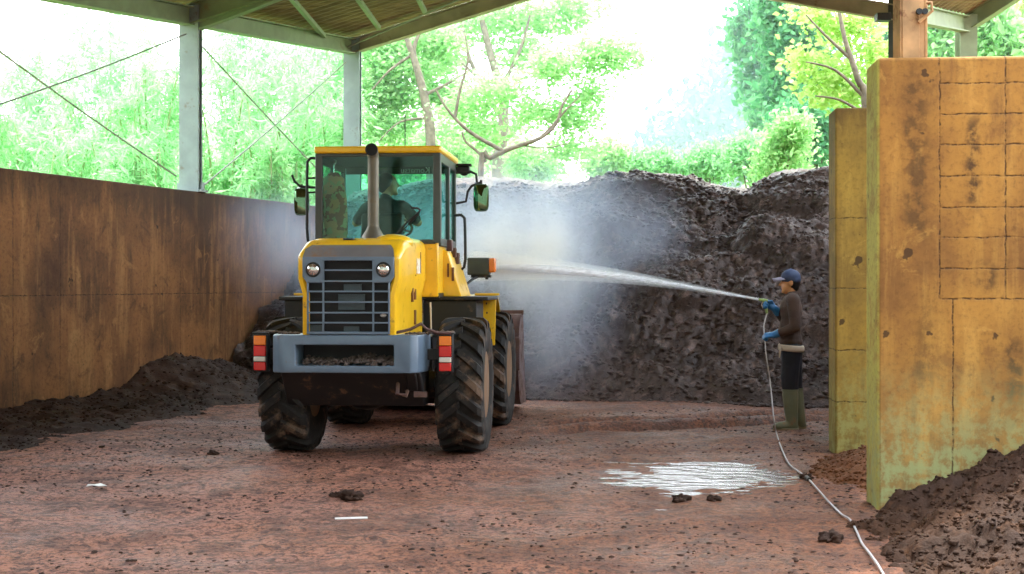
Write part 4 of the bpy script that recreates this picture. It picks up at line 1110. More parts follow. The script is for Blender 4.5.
def torso(g=0.0):
    return [('e', (0.0, 0, 1.26), (0.105+g, 0.155+g, 0.16+g)), ('e', (0.01, 0, 1.06), (0.10+g, 0.145+g, 0.18+g)), ('e', (0, 0, 0.90), (0.105+g, 0.150+g, 0.12+g)),
            ('c', sh[1]+Vector((0, -0.03, 0)), sh[-1]+Vector((0, 0.03, 0)), 0.066+g, 0.066+g)]
def arms(g=0.0):
    L = []
    for q in (1, -1):
        L += [('c', sh[q], el[q], 0.054+g, 0.043+g), ('c', el[q], wr[q], 0.042+g, 0.030+g)]
    return L
def legs(g=0.0, low=1.0):
    L = []
    for q in (1, -1):
        L += [('c', hip[q], kn[q], 0.082+g, 0.058+g), ('c', kn[q], an[q], 0.056+g, 0.040+g)]
    return L
HD = Vector((0.015, 0, 1.545))
head = [('e', HD+Vector((-0.012, 0, 0.025)), (0.092, 0.074, 0.098)), ('e', HD+Vector((0.025, 0, -0.045)), (0.062, 0.056, 0.070)), ('c', (-0.012, 0, 1.36), (0.0, 0, 1.50), 0.054, 0.050),
        ('c', HD+Vector((0.082, 0, 0.015)), HD+Vector((0.103, 0, -0.020)), 0.009, 0.014), ('c', HD+Vector((0.072, -0.014, -0.056)), HD+Vector((0.072, 0.014, -0.056)), 0.011, 0.011), ('e', HD+Vector((0.062, 0, -0.092)), (0.026, 0.026, 0.022))]
for q in (1, -1): head += [('e', HD+Vector((-0.012, q*0.076, 0.0)), (0.020, 0.010, 0.032))]
feet = []
for q in (1, -1): feet += [('c', an[q]+Vector((0, 0, -0.03)), an[q]+Vector((0.15, q*0.015, -0.05)), 0.04, 0.03)]
man = fuse(caps(torso()+arms()+legs()+head+feet), 'person', M['skin_orange'], None, 0.010, 3)
man.matrix_world = MM
tag(man, 'person in brown sweater, navy cap and green boots spraying water from a hose', 'person')
# face
for q in (1, -1):
    b = MB(); b.ell(HD+Vector((0.073, q*0.029, 0.022)), (0.010, 0.012, 0.007), 10, 6); b.build('eye', M['void'], man, smooth=60)
    b = MB(); b.tube([HD+Vector((0.080, q*0.014, 0.042)), HD+Vector((0.080, q*0.03, 0.047)), HD+Vector((0.070, q*0.046, 0.042))], 0.005, 6); b.build('eyebrow', M['hair'], man)
fuse(caps([('e', HD+Vector((-0.030, 0, 0.020)), (0.088, 0.080, 0.092)), ('e', HD+Vector((-0.058, 0, -0.035)), (0.046, 0.062, 0.055))]), 'hair', M['hair'], man, 0.010, 2)
# cap: crown and bill
fuse(caps([('e', HD+Vector((-0.012, 0, 0.062)), (0.106, 0.090, 0.088)), ('e', HD+Vector((-0.05, 0, 0.035)), (0.068, 0.084, 0.06)), ('e', HD+Vector((-0.012, 0, 0.150)), (0.012, 0.012, 0.008))]), 'cap', M['cap'], man, 0.010, 2)
b = MB(); rows = []
for k in range(7):
    u = k/6.0; x = 0.070+0.115*u; w_ = 0.075*math.sqrt(max(0.05, 1-u**2.6*0.93)); row = []
    for j in range(9):
        v_ = -1+2*j/8.0; row.append(HD+Vector((x-0.02*v_*v_, v_*w_, 0.070-0.03*v_*v_-0.022*u)))
    rows.append(row)
b.loft(rows, cap=False, close=False); br = b.build('cap_bill', M['brim'], man, smooth=60); s_ = br.modifiers.new('t', 'SOLIDIFY'); s_.thickness = 0.006
# sweater with collar
def cut(a, c, u): return a.lerp(c, u)
sw = torso(0.014)[:2]+torso(0.014)[3:]+[('e', (0, 0, 0.96), (0.114, 0.160, 0.11)), ('e', (0, 0, 0.925), (0.124, 0.176, 0.075))]
for q in (1, -1): sw += [('c', sh[q], el[q], 0.070, 0.058), ('c', el[q], cut(el[q], wr[q], 0.70), 0.057, 0.046)]
sw += [('c', (-0.012, 0, 1.385), (-0.008, 0, 1.425), 0.066, 0.062), ('e', (0.05, 0.05, 1.00), (0.07, 0.09, 0.07)), ('e', (-0.04, 0.05, 1.12), (0.07, 0.10, 0.09))]
fuse(caps(sw), 'sweater', M['shirt'], man, 0.011, 4)
# pale waist band
b = MB(); rings = []
for z, g_ in ((0.830, 0.016), (0.850, 0.021), (0.875, 0.021), (0.893, 0.014)):
    rings.append([(0.0+(0.112+g_)*math.cos(2*PI*k/28), (0.177+g_)*math.sin(2*PI*k/28), z+0.010*math.cos(2*PI*k/28)) for k in range(28)])
b.loft(rings, cap=False); o = b.build('waist_band', M['belt'], man, smooth=60); o.modifiers.new('t', 'SOLIDIFY').thickness = -0.006
b = MB(); b.tube([(0.11, 0.13, 0.87), (0.125, 0.145, 0.82), (0.13, 0.15, 0.765)], [0.014, 0.012, 0.006], 6); b.build('band_end', M['belt'], man, smooth=60)
# trousers
tr = [('e', (0, 0, 0.86), (0.118, 0.163, 0.10))]
for q in (1, -1):
    tr += [('c', hip[q]+Vector((0, 0, -0.02)), kn[q], 0.108, 0.090), ('c', kn[q], cut(kn[q], an[q], 0.20), 0.082, 0.074), ('e', kn[q]+Vector((-0.03, 0, -0.03)), (0.065, 0.07, 0.06)), ('e', kn[q]+Vector((0.035, 0, 0.09)), (0.06, 0.07, 0.10))]
fuse(caps(tr), 'trousers', M['navy'], man, 0.011, 4)
# boots
for q in (1, -1):
    a = an[q]; k_ = cut(kn[q], a, 0.24); d = Vector((0.12 if q > 0 else 0.12, 0.02*q, 0))
    bt = [('c', k_, cut(k_, a, 0.55), 0.086, 0.074), ('c', cut(k_, a, 0.55), a+Vector((-0.005, 0, 0.0)), 0.074, 0.062), ('c', a+Vector((0, 0, -0.03)), a+Vector((0, 0, -0.035))+d, 0.050, 0.044), ('e', a+Vector((0, 0, -0.042))+d*1.15, (0.062, 0.046, 0.036)), ('e', a+Vector((-0.02, 0, -0.045)), (0.055, 0.046, 0.035))]
    bo = fuse(caps(bt), 'boot', M['boot'], man, 0.010, 3)
    b = MB(); pl = []
    for k in range(24):
        an_ = 2*PI*k/24; r_ = 1.0
        pl.append((a.x+0.058+0.135*math.cos(an_), a.y+q*0.010+(0.050-0.006*math.cos(an_))*math.sin(an_)))
    b.prism(pl, 0.0, 0.026, 'z'); b.build('boot_sole', M['boot_sole'], bo, bevel=0.005)
    b = MB(); rr = []
    for z_, g_ in ((-0.012, 0.002), (-0.012, 0.006), (0.012, 0.006), (0.012, 0.002)): rr.append([k_+Vector(((0.080+g_)*math.cos(2*PI*j/24), (0.080+g_)*math.sin(2*PI*j/24), 0.040+z_)) for j in range(24)])
    b.loft(rr, cap=False); b.build('boot_rim', M['boot'], bo, smooth=60)

# gloves: palm, four fingers curled round what they hold, thumb from the side of the palm
def glove(q, wrist, d, up, side, grip_r, mat, name='glove', curl=1.0):
    """d: direction of the palm, up: back of the hand, side: towards the thumb"""
    d, up, side = d.normalized(), up.normalized(), side.normalized()
    fo_ = wrist-(el[q]-wrist).normalized()*-0.085
    L = [('c', wrist+(el[q]-wrist).normalized()*0.10, wrist, 0.046, 0.037), ('c', wrist, wrist+d*0.03, 0.034, 0.032)]
    pc = wrist+d*0.060
    for j in range(4):
        off = side*(0.030-0.020*j)
        L.append(('c', wrist+d*0.015+off*0.8, wrist+d*0.085+off, 0.017, 0.0145))
    ln = (0.036, 0.041, 0.038, 0.029)
    for j in range(4):
        off = side*(0.031-0.0205*j); p0 = wrist+d*0.088+off
        p1 = p0+(d*0.55-up*0.85*curl).normalized()*ln[j]
        p2 = p1+(-up*0.75*curl-d*0.75).normalized()*ln[j]*0.8
        p3 = p2+(up*0.10-d*1.0).normalized()*ln[j]*0.62
        L += [('c', p0, p1, 0.0125, 0.0115), ('c', p1, p2, 0.0115, 0.0105), ('c', p2, p3, 0.0105, 0.009)]
    t0 = wrist+d*0.028+side*0.030; t1 = t0+(side*0.75+d*0.65-up*0.35).normalized()*0.040; t2 = t1+(d*0.8-up*0.75-side*0.2).normalized()*0.034
    L += [('c', t0, t1, 0.016, 0.0135), ('c', t1, t2, 0.0135, 0.011)]
    return fuse(caps(L), name, mat, man, 0.0055, 2)
d1 = (wr[1]-el[1]).normalized()
d1 = Vector((0.96, -0.10, -0.10))
glove(1, wr[1], d1, Vector((-0.15, 0.55, 0.85)), Vector((0.0, -0.85, 0.55)), 0.02, M['glove'])
dr = Vector((0.55, 0.10, 0.62))
dr = Vector((0.70, 0.12, 0.45))
glove(-1, wr[-1], dr, Vector((-0.35, -0.65, 0.5)), Vector((-0.45, 0.25, 0.85)), 0.02, M['glove'])

# spray gun in the right hand
gun = empty('spray_gun'); gun.matrix_world = MM.copy()
tag(gun, 'green spray gun gripped in the upper blue glove, water shooting out', 'spray gun')
hr = wr[-1]+dr.normalized()*0.085-Vector((-0.35, -0.65, 0.5)).normalized()*0.028
nd = Vector((0.965, -0.10, 0.20)).normalized()
b = MB(); b.tube([hr+Vector((-0.01, 0, -0.09)), hr, hr+Vector((0.012, 0, 0.045))], [0.015, 0.017, 0.018], 10); b.build('handle', M['gun'], gun, smooth=50)
m0 = hr+Vector((0.012, 0, 0.045))
b = MB(); b.tube([m0-nd*0.03, m0+nd*0.02, m0+nd*0.03, m0+nd*0.060, m0+nd*0.066], [0.020, 0.020, 0.015, 0.013, 0.010], 12); b.build('barrel', M['gun'], gun, smooth=50)
b = MB(); b.tube([m0+nd*0.02+Vector((0, 0, -0.015)), m0+nd*0.035+Vector((0, 0, -0.05)), m0+nd*0.02+Vector((0, 0, -0.085))], 0.006, 6); b.build('trigger', M['belt'], gun, smooth=50)
NOZ = MM @ (m0+nd*0.066)
# hose: from the gun through the left hand down to the ground and away to the front right
h0_ = MM @ (hr+Vector((-0.01, 0, -0.088)))
lh = MM @ (wr[1]+d1.normalized()*0.095+Vector((0.0, -0.012, -0.032)))
gpts = [h0_, h0_.lerp(lh, 0.5)+Vector((-0.02, 0, 0)), lh]
side_ = P(771.5, 392, 15.0); 
gpts += [lh+Vector((0.0, -0.10, -0.20)), P(770.5, 385, 15.05), P(774, 420, 14.6)]
for q in ((777, 437), (782, 452), (789, 464), (799, 471), (808, 478), (818, 491), (829, 505), (841, 517), (850, 524), (856, 534), (862, 547), (869, 560), (880, 574), (892, 592), (905, 620)):
    p = gp(*q); gg = p.z
    for hf in (right_heap, mid_mound):
        gg = max(gg, float(hf(np.array([p.x]), np.array([p.y]))[0]))
    if gg > p.z+0.005:
        # follow the sight line down onto the heap instead of through it
        for _ in range(30):
            d = p.y; hh = max(gz(p.x, d), float(right_heap(np.array([p.x]), np.array([d]))[0]), float(mid_mound(np.array([p.x]), np.array([d]))[0]))
            d2 = (EYE-hh-0.012)*F/(q[1]-HZ); p = P(q[0], q[1], d*0.5+d2*0.5)
        gg = p.z-0.012
    gpts.append(Vector((p.x, p.y, max(gg, PZ)+0.014)))
def spline(pts, k=6):
    out = []
    for i in range(len(pts)-1):
        p0 = pts[max(0, i-1)]; p1 = pts[i]; p2 = pts[i+1]; p3 = pts[min(len(pts)-1, i+2)]
        for j in range(k):
            u = j/float(k)
            out.append(0.5*((2*p1)+(p2-p0)*u+(2*p0-5*p1+4*p2-p3)*u*u+(3*p1-p0-3*p2+p3)*u**3))
    out.append(pts[-1]); return out
b = MB(); b.tube(spline(gpts), 0.008, 8)
hs = b.build('garden_hose', M['hose'], None, smooth=60)
tag(hs, 'pale grey hose hanging from the hands and trailing over the ground to the lower right', 'hose')
p = gpts[10]; b = MB(); b.tube([gpts[10].lerp(gpts[9], 0.15), gpts[10], gpts[10].lerp(gpts[11], 0.15)], 0.021, 10); b.build('hose_joint', M['black'], hs, smooth=50)

# ---------------------------------------------------------------- operator in the cab
seat = Vector((0.0, 1.06, 1.93))
def po_(x, y, z): return seat+Vector((x, y, z))
oh = po_(0.02, 0.0, 0.70)
L = [('e', po_(0, -0.02, 0.38), (0.165, 0.11, 0.17)), ('e', po_(0, -0.02, 0.16), (0.155, 0.115, 0.18)), ('c', po_(-0.17, -0.01, 0.45), po_(0.17, -0.01, 0.45), 0.065, 0.065), ('c', po_(0, -0.02, 0.48), po_(0.01, 0.0, 0.62), 0.055, 0.052)]
# head turned to his right (towards the water)
L += [('e', oh, (0.098, 0.078, 0.105)), ('e', oh+Vector((0.035, 0.015, -0.06)), (0.062, 0.055, 0.06)), ('c', oh+Vector((0.085, 0.03, 0.01)), oh+Vector((0.108, 0.038, -0.022)), 0.010, 0.014), ('e', oh+Vector((0.075, 0.03, -0.10)), (0.026, 0.026, 0.022)), ('e', oh+Vector((0.0, -0.075, -0.005)), (0.02, 0.01, 0.03))]
ar = {1: (po_(0.20, 0, 0.44), po_(0.32, 0.10, 0.30), po_(0.12, 0.40, 0.38)), -1: (po_(-0.20, 0, 0.44), po_(-0.33, 0.08, 0.30), po_(-0.14, 0.40, 0.36))}
for q in (1, -1):
    a, e_, w_ = ar[q]; L += [('c', a, e_, 0.052, 0.043), ('c', e_, w_, 0.042, 0.029)]
    d = Vector((-q*0.35, 0.9, -0.1)).normalized(); sd = Vector((0.9*q*-1, 0, 0.3)).normalized(); up_ = Vector((0, 0.1, 1))
    L += [('c', w_, w_+d*0.05, 0.032, 0.034)]
    for j in range(4):
        o_ = Vector((q*(0.030-0.02*j), 0, 0)); p0 = w_+d*0.075+o_; p1 = p0+Vector((0, 0.03, -0.025)); p2 = p1+Vector((0, -0.006, -0.034)); p3 = p2+Vector((0, -0.024, -0.006))
        L += [('c', w_+d*0.02+o_*0.8, p0, 0.017, 0.013), ('c', p0, p1, 0.0115, 0.0105), ('c', p1, p2, 0.0105, 0.0095), ('c', p2, p3, 0.0095, 0.0085)]
    t0 = w_+d*0.03-Vector((q*0.03, 0, 0)); L += [('c', t0, t0+Vector((-q*0.02, 0.03, -0.01)), 0.014, 0.012), ('c', t0+Vector((-q*0.02, 0.03, -0.01)), t0+Vector((-q*0.012, 0.05, -0.035)), 0.012, 0.010)]
for q in (1, -1):
    L += [('c', po_(q*0.09, 0, 0.05), po_(q*0.13, 0.42, 0.03), 0.085, 0.06), ('c', po_(q*0.13, 0.42, 0.03), po_(q*0.13, 0.50, -0.33), 0.055, 0.042), ('c', po_(q*0.13, 0.48, -0.37), po_(q*0.13, 0.62, -0.385), 0.042, 0.035)]
op = fuse(caps(L), 'person', M['skin'], None, 0.009, 2); op.matrix_world = LM
tag(op, 'person seated in the loader cab, head turned towards the spraying water', 'person')
L = [('e', po_(0, -0.02, 0.38), (0.182, 0.125, 0.185)), ('e', po_(0, -0.02, 0.16), (0.170, 0.130, 0.19)), ('c', po_(-0.17, -0.01, 0.45), po_(0.17, -0.01, 0.45), 0.078, 0.078), ('c', po_(0, -0.02, 0.50), po_(0, -0.015, 0.55), 0.066, 0.062)]
for q in (1, -1): a, e_, w_ = ar[q]; L += [('c', a, a.lerp(e_, 0.75), 0.070, 0.064)]
fuse(caps(L), 'shirt', M['operator_shirt'], op, 0.011, 3)
L = [('e', po_(0, 0.0, 0.06), (0.17, 0.15, 0.10))]
for q in (1, -1): L += [('c', po_(q*0.09, 0, 0.05), po_(q*0.13, 0.42, 0.03), 0.098, 0.074), ('c', po_(q*0.13, 0.42, 0.03), po_(q*0.13, 0.495, -0.31), 0.070, 0.056)]
fuse(caps(L), 'trousers', M['navy'], op, 0.011, 3)
fuse(caps([('e', oh+Vector((-0.022, -0.01, 0.018)), (0.098, 0.088, 0.100)), ('e', oh+Vector((-0.05, -0.02, -0.04)), (0.055, 0.068, 0.06))]), 'hair', M['hair'], op, 0.010, 2)
for v_ in ((0.080, 0.0, 0.018), (0.066, 0.056, 0.018)):
    b = MB(); b.ell(oh+Vector(v_), (0.010, 0.011, 0.007), 8, 6); b.build('eye', M['void'], op, smooth=60)

# ---------------------------------------------------------------- water jet and mist
JE = P(470, 266, 19.0)
J0 = NOZ
jv = JE-J0
def jet_pt(u):
    p = J0.lerp(JE, u); p.z = J0.z+(JE.z-J0.z)*u+0.085*math.sin(PI*u); return p
# match the arc to the photograph's: mildly convex
JP = [jet_pt(k/24.0) for k in range(25)]
def jetmat():
    m, nt, out = new_mat('water_jet')
    v = coords(nt)
    n1 = noise(nt, N(nt, 'ShaderNodeMapping', {'Vector': v, 'Scale': (1.2, 1.2, 9.0)}).outputs[0], 6.0, 5.0, 0.7)
    lw = N(nt, 'ShaderNodeLayerWeight', {'Blend': 0.35}).outputs['Facing']
    dif = N(nt, 'ShaderNodeBsdfDiffuse', {'Color': (0.93, 0.95, 1.0, 1)}); tra = N(nt, 'ShaderNodeBsdfTranslucent', {'Color': (0.93, 0.95, 1.0, 1)})
    gl = N(nt, 'ShaderNodeBsdfGlossy', {'Color': (1, 1, 1, 1), 'Roughness': 0.25})
    w = N(nt, 'ShaderNodeMixShader', {0: 0.5, 1: dif.outputs[0], 2: tra.outputs[0]})
    w = N(nt, 'ShaderNodeMixShader', {0: 0.2, 1: w.outputs[0], 2: gl.outputs[0]})
    tp = nt.nodes.new('ShaderNodeBsdfTransparent')
    f = math_(nt, 'MULTIPLY', rng(nt, n1, 0.3, 0.6, 0.25, 1.0), rng(nt, lw, 0.95, 0.35, 0.0, 0.9))
    mx = N(nt, 'ShaderNodeMixShader', {0: f, 1: tp.outputs[0], 2: w.outputs[0]})
    nt.links.new(mx.outputs[0], out.inputs['Surface'])
    return m
b = MB(); b.tube(JP[:24], [0.012+0.062*math.sin(PI*min(1.0, k/23.0)**1.6)*(k/23.0)**0.8 for k in range(24)], 12, cap=False)
jet = b.build('water_jet', jetmat(), None, smooth=80)
tag(jet, 'white jet of water arching from the spray gun across to the loader', 'water jet')
def volmat(name, dens, col=(0.90, 0.95, 1.0), aniso=0.6):
    m, nt, out = new_mat(name)
    s_ = N(nt, 'ShaderNodeVolumeScatter', {'Color': c4(col), 'Density': dens, 'Anisotropy': aniso}); nt.links.new(s_.outputs[0], out.inputs['Volume']); return m
for nm, r0, r1, dn in (('spray_sheath', 0.013, 0.11, 8.0), ('spray_fringe', 0.02, 0.22, 2.6)):
    b = MB(); b.tube(JP, [r0+(r1-r0)*(k/24.0)**1.25 for k in range(25)], 16)
    o = b.build(nm, volmat(nm, dn), jet, smooth=80); tag(o, kind='stuff')
# drifting mist: soft clouds of droplets
BL = [(P(535, 258, 19.3), (0.95, 0.75, 0.66), 2.6), (P(480, 262, 19.5), (0.9, 0.8, 0.6), 1.0), (P(560, 310, 18.2), (0.75, 1.0, 0.85), 0.42), (P(470, 215, 20.5), (1.3, 1.4, 0.75), 0.30), (P(640, 235, 19.5), (0.9, 1.0, 0.55), 0.16),
      (P(560, 200, 20.5), (1.2, 1.3, 0.7), 0.30), (P(295, 250, 20.8), (1.0, 1.5, 1.0), 0.26), (P(530, 360, 17.6), (0.7, 0.9, 0.55), 0.25), (P(400, 250, 20.0), (1.6, 1.6, 0.8), 0.22)]
def mistmat():
    m, nt, out = new_mat('water_mist')
    tc = nt.nodes.new('ShaderNodeTexCoord'); v = tc.outputs['Object']; tot = None
    for c, r, a in BL:
        d = N(nt, 'ShaderNodeVectorMath', {0: v, 1: tuple(c)}, operation='SUBTRACT').outputs[0]
        d = N(nt, 'ShaderNodeVectorMath', {0: d, 1: r}, operation='DIVIDE').outputs[0]
        l = N(nt, 'ShaderNodeVectorMath', {0: d}, operation='LENGTH').outputs['Value']
        e = math_(nt, 'EXPONENT', math_(nt, 'MULTIPLY', math_(nt, 'MULTIPLY', l, l), -1.6))
        e = math_(nt, 'MULTIPLY', e, a)
        tot = e if tot is None else math_(nt, 'ADD', tot, e)
    n1 = noise(nt, N(nt, 'ShaderNodeMapping', {'Vector': v, 'Scale': (1.0, 1.0, 0.7)}).outputs[0], 1.3, 3.0, 0.55)
    tot = math_(nt, 'MULTIPLY', tot, rng(nt, n1, 0.3, 0.68, 0.25, 1.5))
    tot = math_(nt, 'MULTIPLY', math_(nt, 'MAXIMUM', math_(nt, 'SUBTRACT', tot, 0.015), 0.0), MIST)
    s_ = N(nt, 'ShaderNodeVolumeScatter', {'Color': c4((0.64, 0.75, 1.0)), 'Density': tot, 'Anisotropy': 0.45}); nt.links.new(s_.outputs[0], out.inputs['Volume'])  # bluish cast of the sky light put into the droplet colour
    return m
MIST = 1.15
b = MB(); c0 = P(470, 262, 19.2); b.ell((c0.x, c0.y, c0.z+0.2), (4.6, 3.4, 2.4), 32, 18)
o = b.build('water_mist', mistmat(), None, smooth=80)
tag(o, 'bluish white cloud of water mist drifting beside the loader', 'mist', kind='stuff')
# ---------------------------------------------------------------- hillside and trees
def hill_z(x, y):
    t = (x-O.x)*T.x+(y-O.y)*T.y; s = (x-O.x)*S.x+(y-O.y)*S.y
    d = np.maximum(s-7.0, -t-1.2); d = np.maximum(d, 0)
    r = x/np.maximum(y, 1.0)
    gap = np.exp(-((r-0.10)/0.075)**2)*sstep(5, 12, s)
    z = d*0.20*(1-0.80*gap)
    z = np.minimum(z, 16+0.1*d)
    return z+0.5*fbm(x*0.25, y*0.25, 3, 2)*np.clip(d*0.3, 0, 1)-0.10
def hz_(x, y): return float(hill_z(np.array([float(x)]), np.array([float(y)]))[0])
GRASS = plain('hillside_grass', (0.16, 0.26, 0.07), 0.9, var=0.35, scale=0.8)
def hmask(X, Y):
    t = (X-O.x)*T.x+(Y-O.y)*T.y; s = (X-O.x)*S.x+(Y-O.y)*S.y
    return (t < -0.5) | (s > 5.7)
xs = np.arange(-60, 60.1, 0.7); ys = np.arange(6, 110, 0.7)
X, Y = np.meshgrid(xs, ys); Z = hill_z(X, Y)
V = np.stack([X.ravel(), Y.ravel(), Z.ravel()], 1); nx, ny = len(xs), len(ys)
i = (np.arange(ny-1)[:, None]*nx+np.arange(nx-1)[None, :]).ravel(); Q = np.stack([i, i+1, i+nx+1, i+nx], 1)
mk = hmask(X, Y).ravel(); Q = Q[mk[Q].all(1)]
me = np_mesh('hillside', V, Q); me.materials.append(GRASS)
tag(link(bpy.data.objects.new('hillside_ground', me)), 'green wooded hillside rising behind the shed', 'hill', kind='structure')

# unseen slope added to cut front light and darken reflections in the loader's glass
xs = np.arange(-70, 70.1, 2.0); ys = np.arange(-50, -7.9, 1.5)
X, Y = np.meshgrid(xs, ys); Z = np.clip((-9-Y)*1.15, -0.1, 30)+1.8*fbm(X*0.22, Y*0.22, 4, 5)*np.clip((-9-Y)*0.2, 0, 1)
V = np.stack([X.ravel(), Y.ravel(), Z.ravel()], 1); nx, ny = len(xs), len(ys)
i = (np.arange(ny-1)[:, None]*nx+np.arange(nx-1)[None, :]).ravel(); Q = np.stack([i, i+1, i+nx+1, i+nx], 1)
me = np_mesh('hillside', V, Q); me.materials.append(plain('blocker_slope', (0.10, 0.11, 0.085), 0.9, var=0.4, scale=0.6))
tag(link(bpy.data.objects.new('slope_blocker', me)), 'unseen slope added behind the camera to hold back front light', 'hill', kind='structure')

def leaves(pts, size, aspect, rs, droop=0.0, flat=0.0):
    """one folded leaf blade per point"""
    n = len(pts)
    d = rs.normal(size=(n, 3)); d[:, 2] = d[:, 2]*(1-flat)-droop
    d /= np.linalg.norm(d, axis=1)[:, None]
    r = rs.normal(size=(n, 3)); 
    if flat: r[:, 2] *= (1-flat)
    s = np.cross(d, r); s /= np.linalg.norm(s, axis=1)[:, None]
    nrm = np.cross(d, s)
    L = size*(0.6+0.8*rs.rand(n))[:, None]; w = L*aspect
    p0 = pts; p2 = pts+d*L; m = pts+d*L*0.5
    a = m+s*w*0.5+nrm*w*0.15; c = m-s*w*0.5+nrm*w*0.15
    V = np.stack([p0, a, p2, c], 1).reshape(-1, 3)
    Q = np.arange(4*n).reshape(n, 4)
    return V, Q
def crown_pts(blobs, rs, per, sub, spread):
    out = []
    for (c, r, wgt) in blobs:
        ns = max(3, int(sub*wgt))
        u = rs.normal(size=(ns, 3)); u /= np.linalg.norm(u, axis=1)[:, None]
        q = np.array(c)+u*np.array(r)*(rs.rand(ns, 1)**0.45)
        pp = q[rs.randint(0, ns, int(per*wgt))]
        out.append(pp+rs.normal(size=pp.shape)*spread)
    return np.concatenate(out)
def tree(name, label, cat, trunk, blobs, mat, seed, per=1800, sub=40, size=0.16, aspect=0.55, spread=0.22, droop=0.0, flat=0.0, bark=None, group=None):
    """trunk = list of (points, radii); blobs = (centre, radii, weight)"""
    rs = np.random.RandomState(seed)
    base = Vector(trunk[0][0][0])
    root = empty(name, base); tag(root, label, cat, group)
    b = MB()
    for pts, rr in trunk:
        pp = [Vector(q)-base for q in pts]; sp = spline(pp, 4) if len(pp) > 2 else pp
        rad = [rr[0]+(rr[1]-rr[0])*k/(len(sp)-1.0) for k in range(len(sp))]
        b.tube(sp, rad, 7)
    b.build('trunk', bark or M['bark'], root, smooth=60)
    pts = crown_pts(blobs, rs, per, sub, spread)-np.array(base)
    V, Q = leaves(pts, size, aspect, rs, droop, flat)
    me = np_mesh('foliage', V, Q, smooth=False); me.materials.append(mat)
    o = link(bpy.data.objects.new('foliage', me), root)
    return root
LF = {
 'mint': leafmat('mint_bamboo_leaves', (0.22, 0.54, 0.20), (0.46, 0.72, 0.38), 0.55),
 'fresh': leafmat('fresh_green_leaves', (0.24, 0.55, 0.18), (0.55, 0.76, 0.38), 0.6),
 'deep': leafmat('deep_green_leaves', (0.05, 0.26, 0.09), (0.18, 0.46, 0.18), 0.45),
 'pale': leafmat('pale_yellow_green_leaves', (0.40, 0.62, 0.14), (0.62, 0.78, 0.32), 0.6),
 'far': leafmat('distant_leaves', (0.02, 0.07, 0.06), (0.06, 0.14, 0.10), 0.3),
}
rsT = np.random.RandomState(2)
# feathery bamboo on the slope behind the left wall: px, depth, top row of the picture, width in px
cl = [(40, 44, 10, 70), (112, 46, 2, 80), (250, 46, 8, 70), (322, 44, 14, 60), (-28, 27, 70, 60), (22, 31, 96, 70), (66, 26, 118, 60), (98, 33, 70, 70), (122, 24, 122, 44), (150, 29, 58, 60), (160, 37, 34, 60), (222, 27, 92, 52), (246, 34, 52, 66), (268, 25, 118, 44), (292, 29, 66, 50), (318, 36, 46, 56), (336, 27, 104, 40)]
place = ['far back at the upper left', 'far back above the wire crossing', 'far back between the columns', 'far back left of the corner column', 'at the far left edge', 'low at the left under the crossing wires', 'just left of the nearer column, short', 'tall and thin behind the left wire crossing', 'low against the nearer column', 'tall, left of the nearer column', 'tallest, rising behind the nearer column',
         'right of the nearer column', 'tall between the two columns', 'low in the middle between the columns', 'reaching up left of the loader mirror', 'tall, close left of the corner column', 'low beside the corner column']
for k, (px, d, py, wpx) in enumerate(cl):
    c = P(px, 150, d); bz = hz_(c.x, c.y); topz = EYE+(HZ-py)/F*d; H = max(2.2, topz-bz); R = wpx/F*d*0.5
    rs_ = np.random.RandomState(100+k); trunks = []; blobs = []
    for j in range(9):
        a = 2*PI*j/9+rs_.rand(); lean = R*(0.4+0.7*rs_.rand()); hh = H*(0.7+0.35*rs_.rand())
        b0 = Vector((c.x+0.15*R*math.cos(a), c.y+0.15*R*math.sin(a), bz-0.1)); m_ = b0+Vector((lean*0.35*math.cos(a), lean*0.35*math.sin(a), hh*0.62)); e_ = b0+Vector((lean*math.cos(a), lean*math.sin(a), hh*0.96)); f_ = e_+Vector((lean*0.35*math.cos(a), lean*0.35*math.sin(a), -0.12*hh))
        trunks.append(([b0, m_, e_, f_], (0.030, 0.010)))
        for u in (0.35, 0.55, 0.72, 0.88, 1.0):
            q = b0.lerp(m_, u/0.62) if u < 0.62 else m_.lerp(e_, (u-0.62)/0.38)
            blobs.append(((q.x, q.y, q.z), (R*0.30, R*0.30, H*0.07), 1.0))
    tree('bamboo_clump', 'feathery bamboo clump behind the left wall, '+place[k], 'bamboo', trunks, blobs, LF['mint'], 200+k, per=105, sub=5, size=0.22*d/29, aspect=0.20, spread=0.13*d/29, droop=0.55, bark=M['culm'], group='bamboo on the slope behind the left wall')

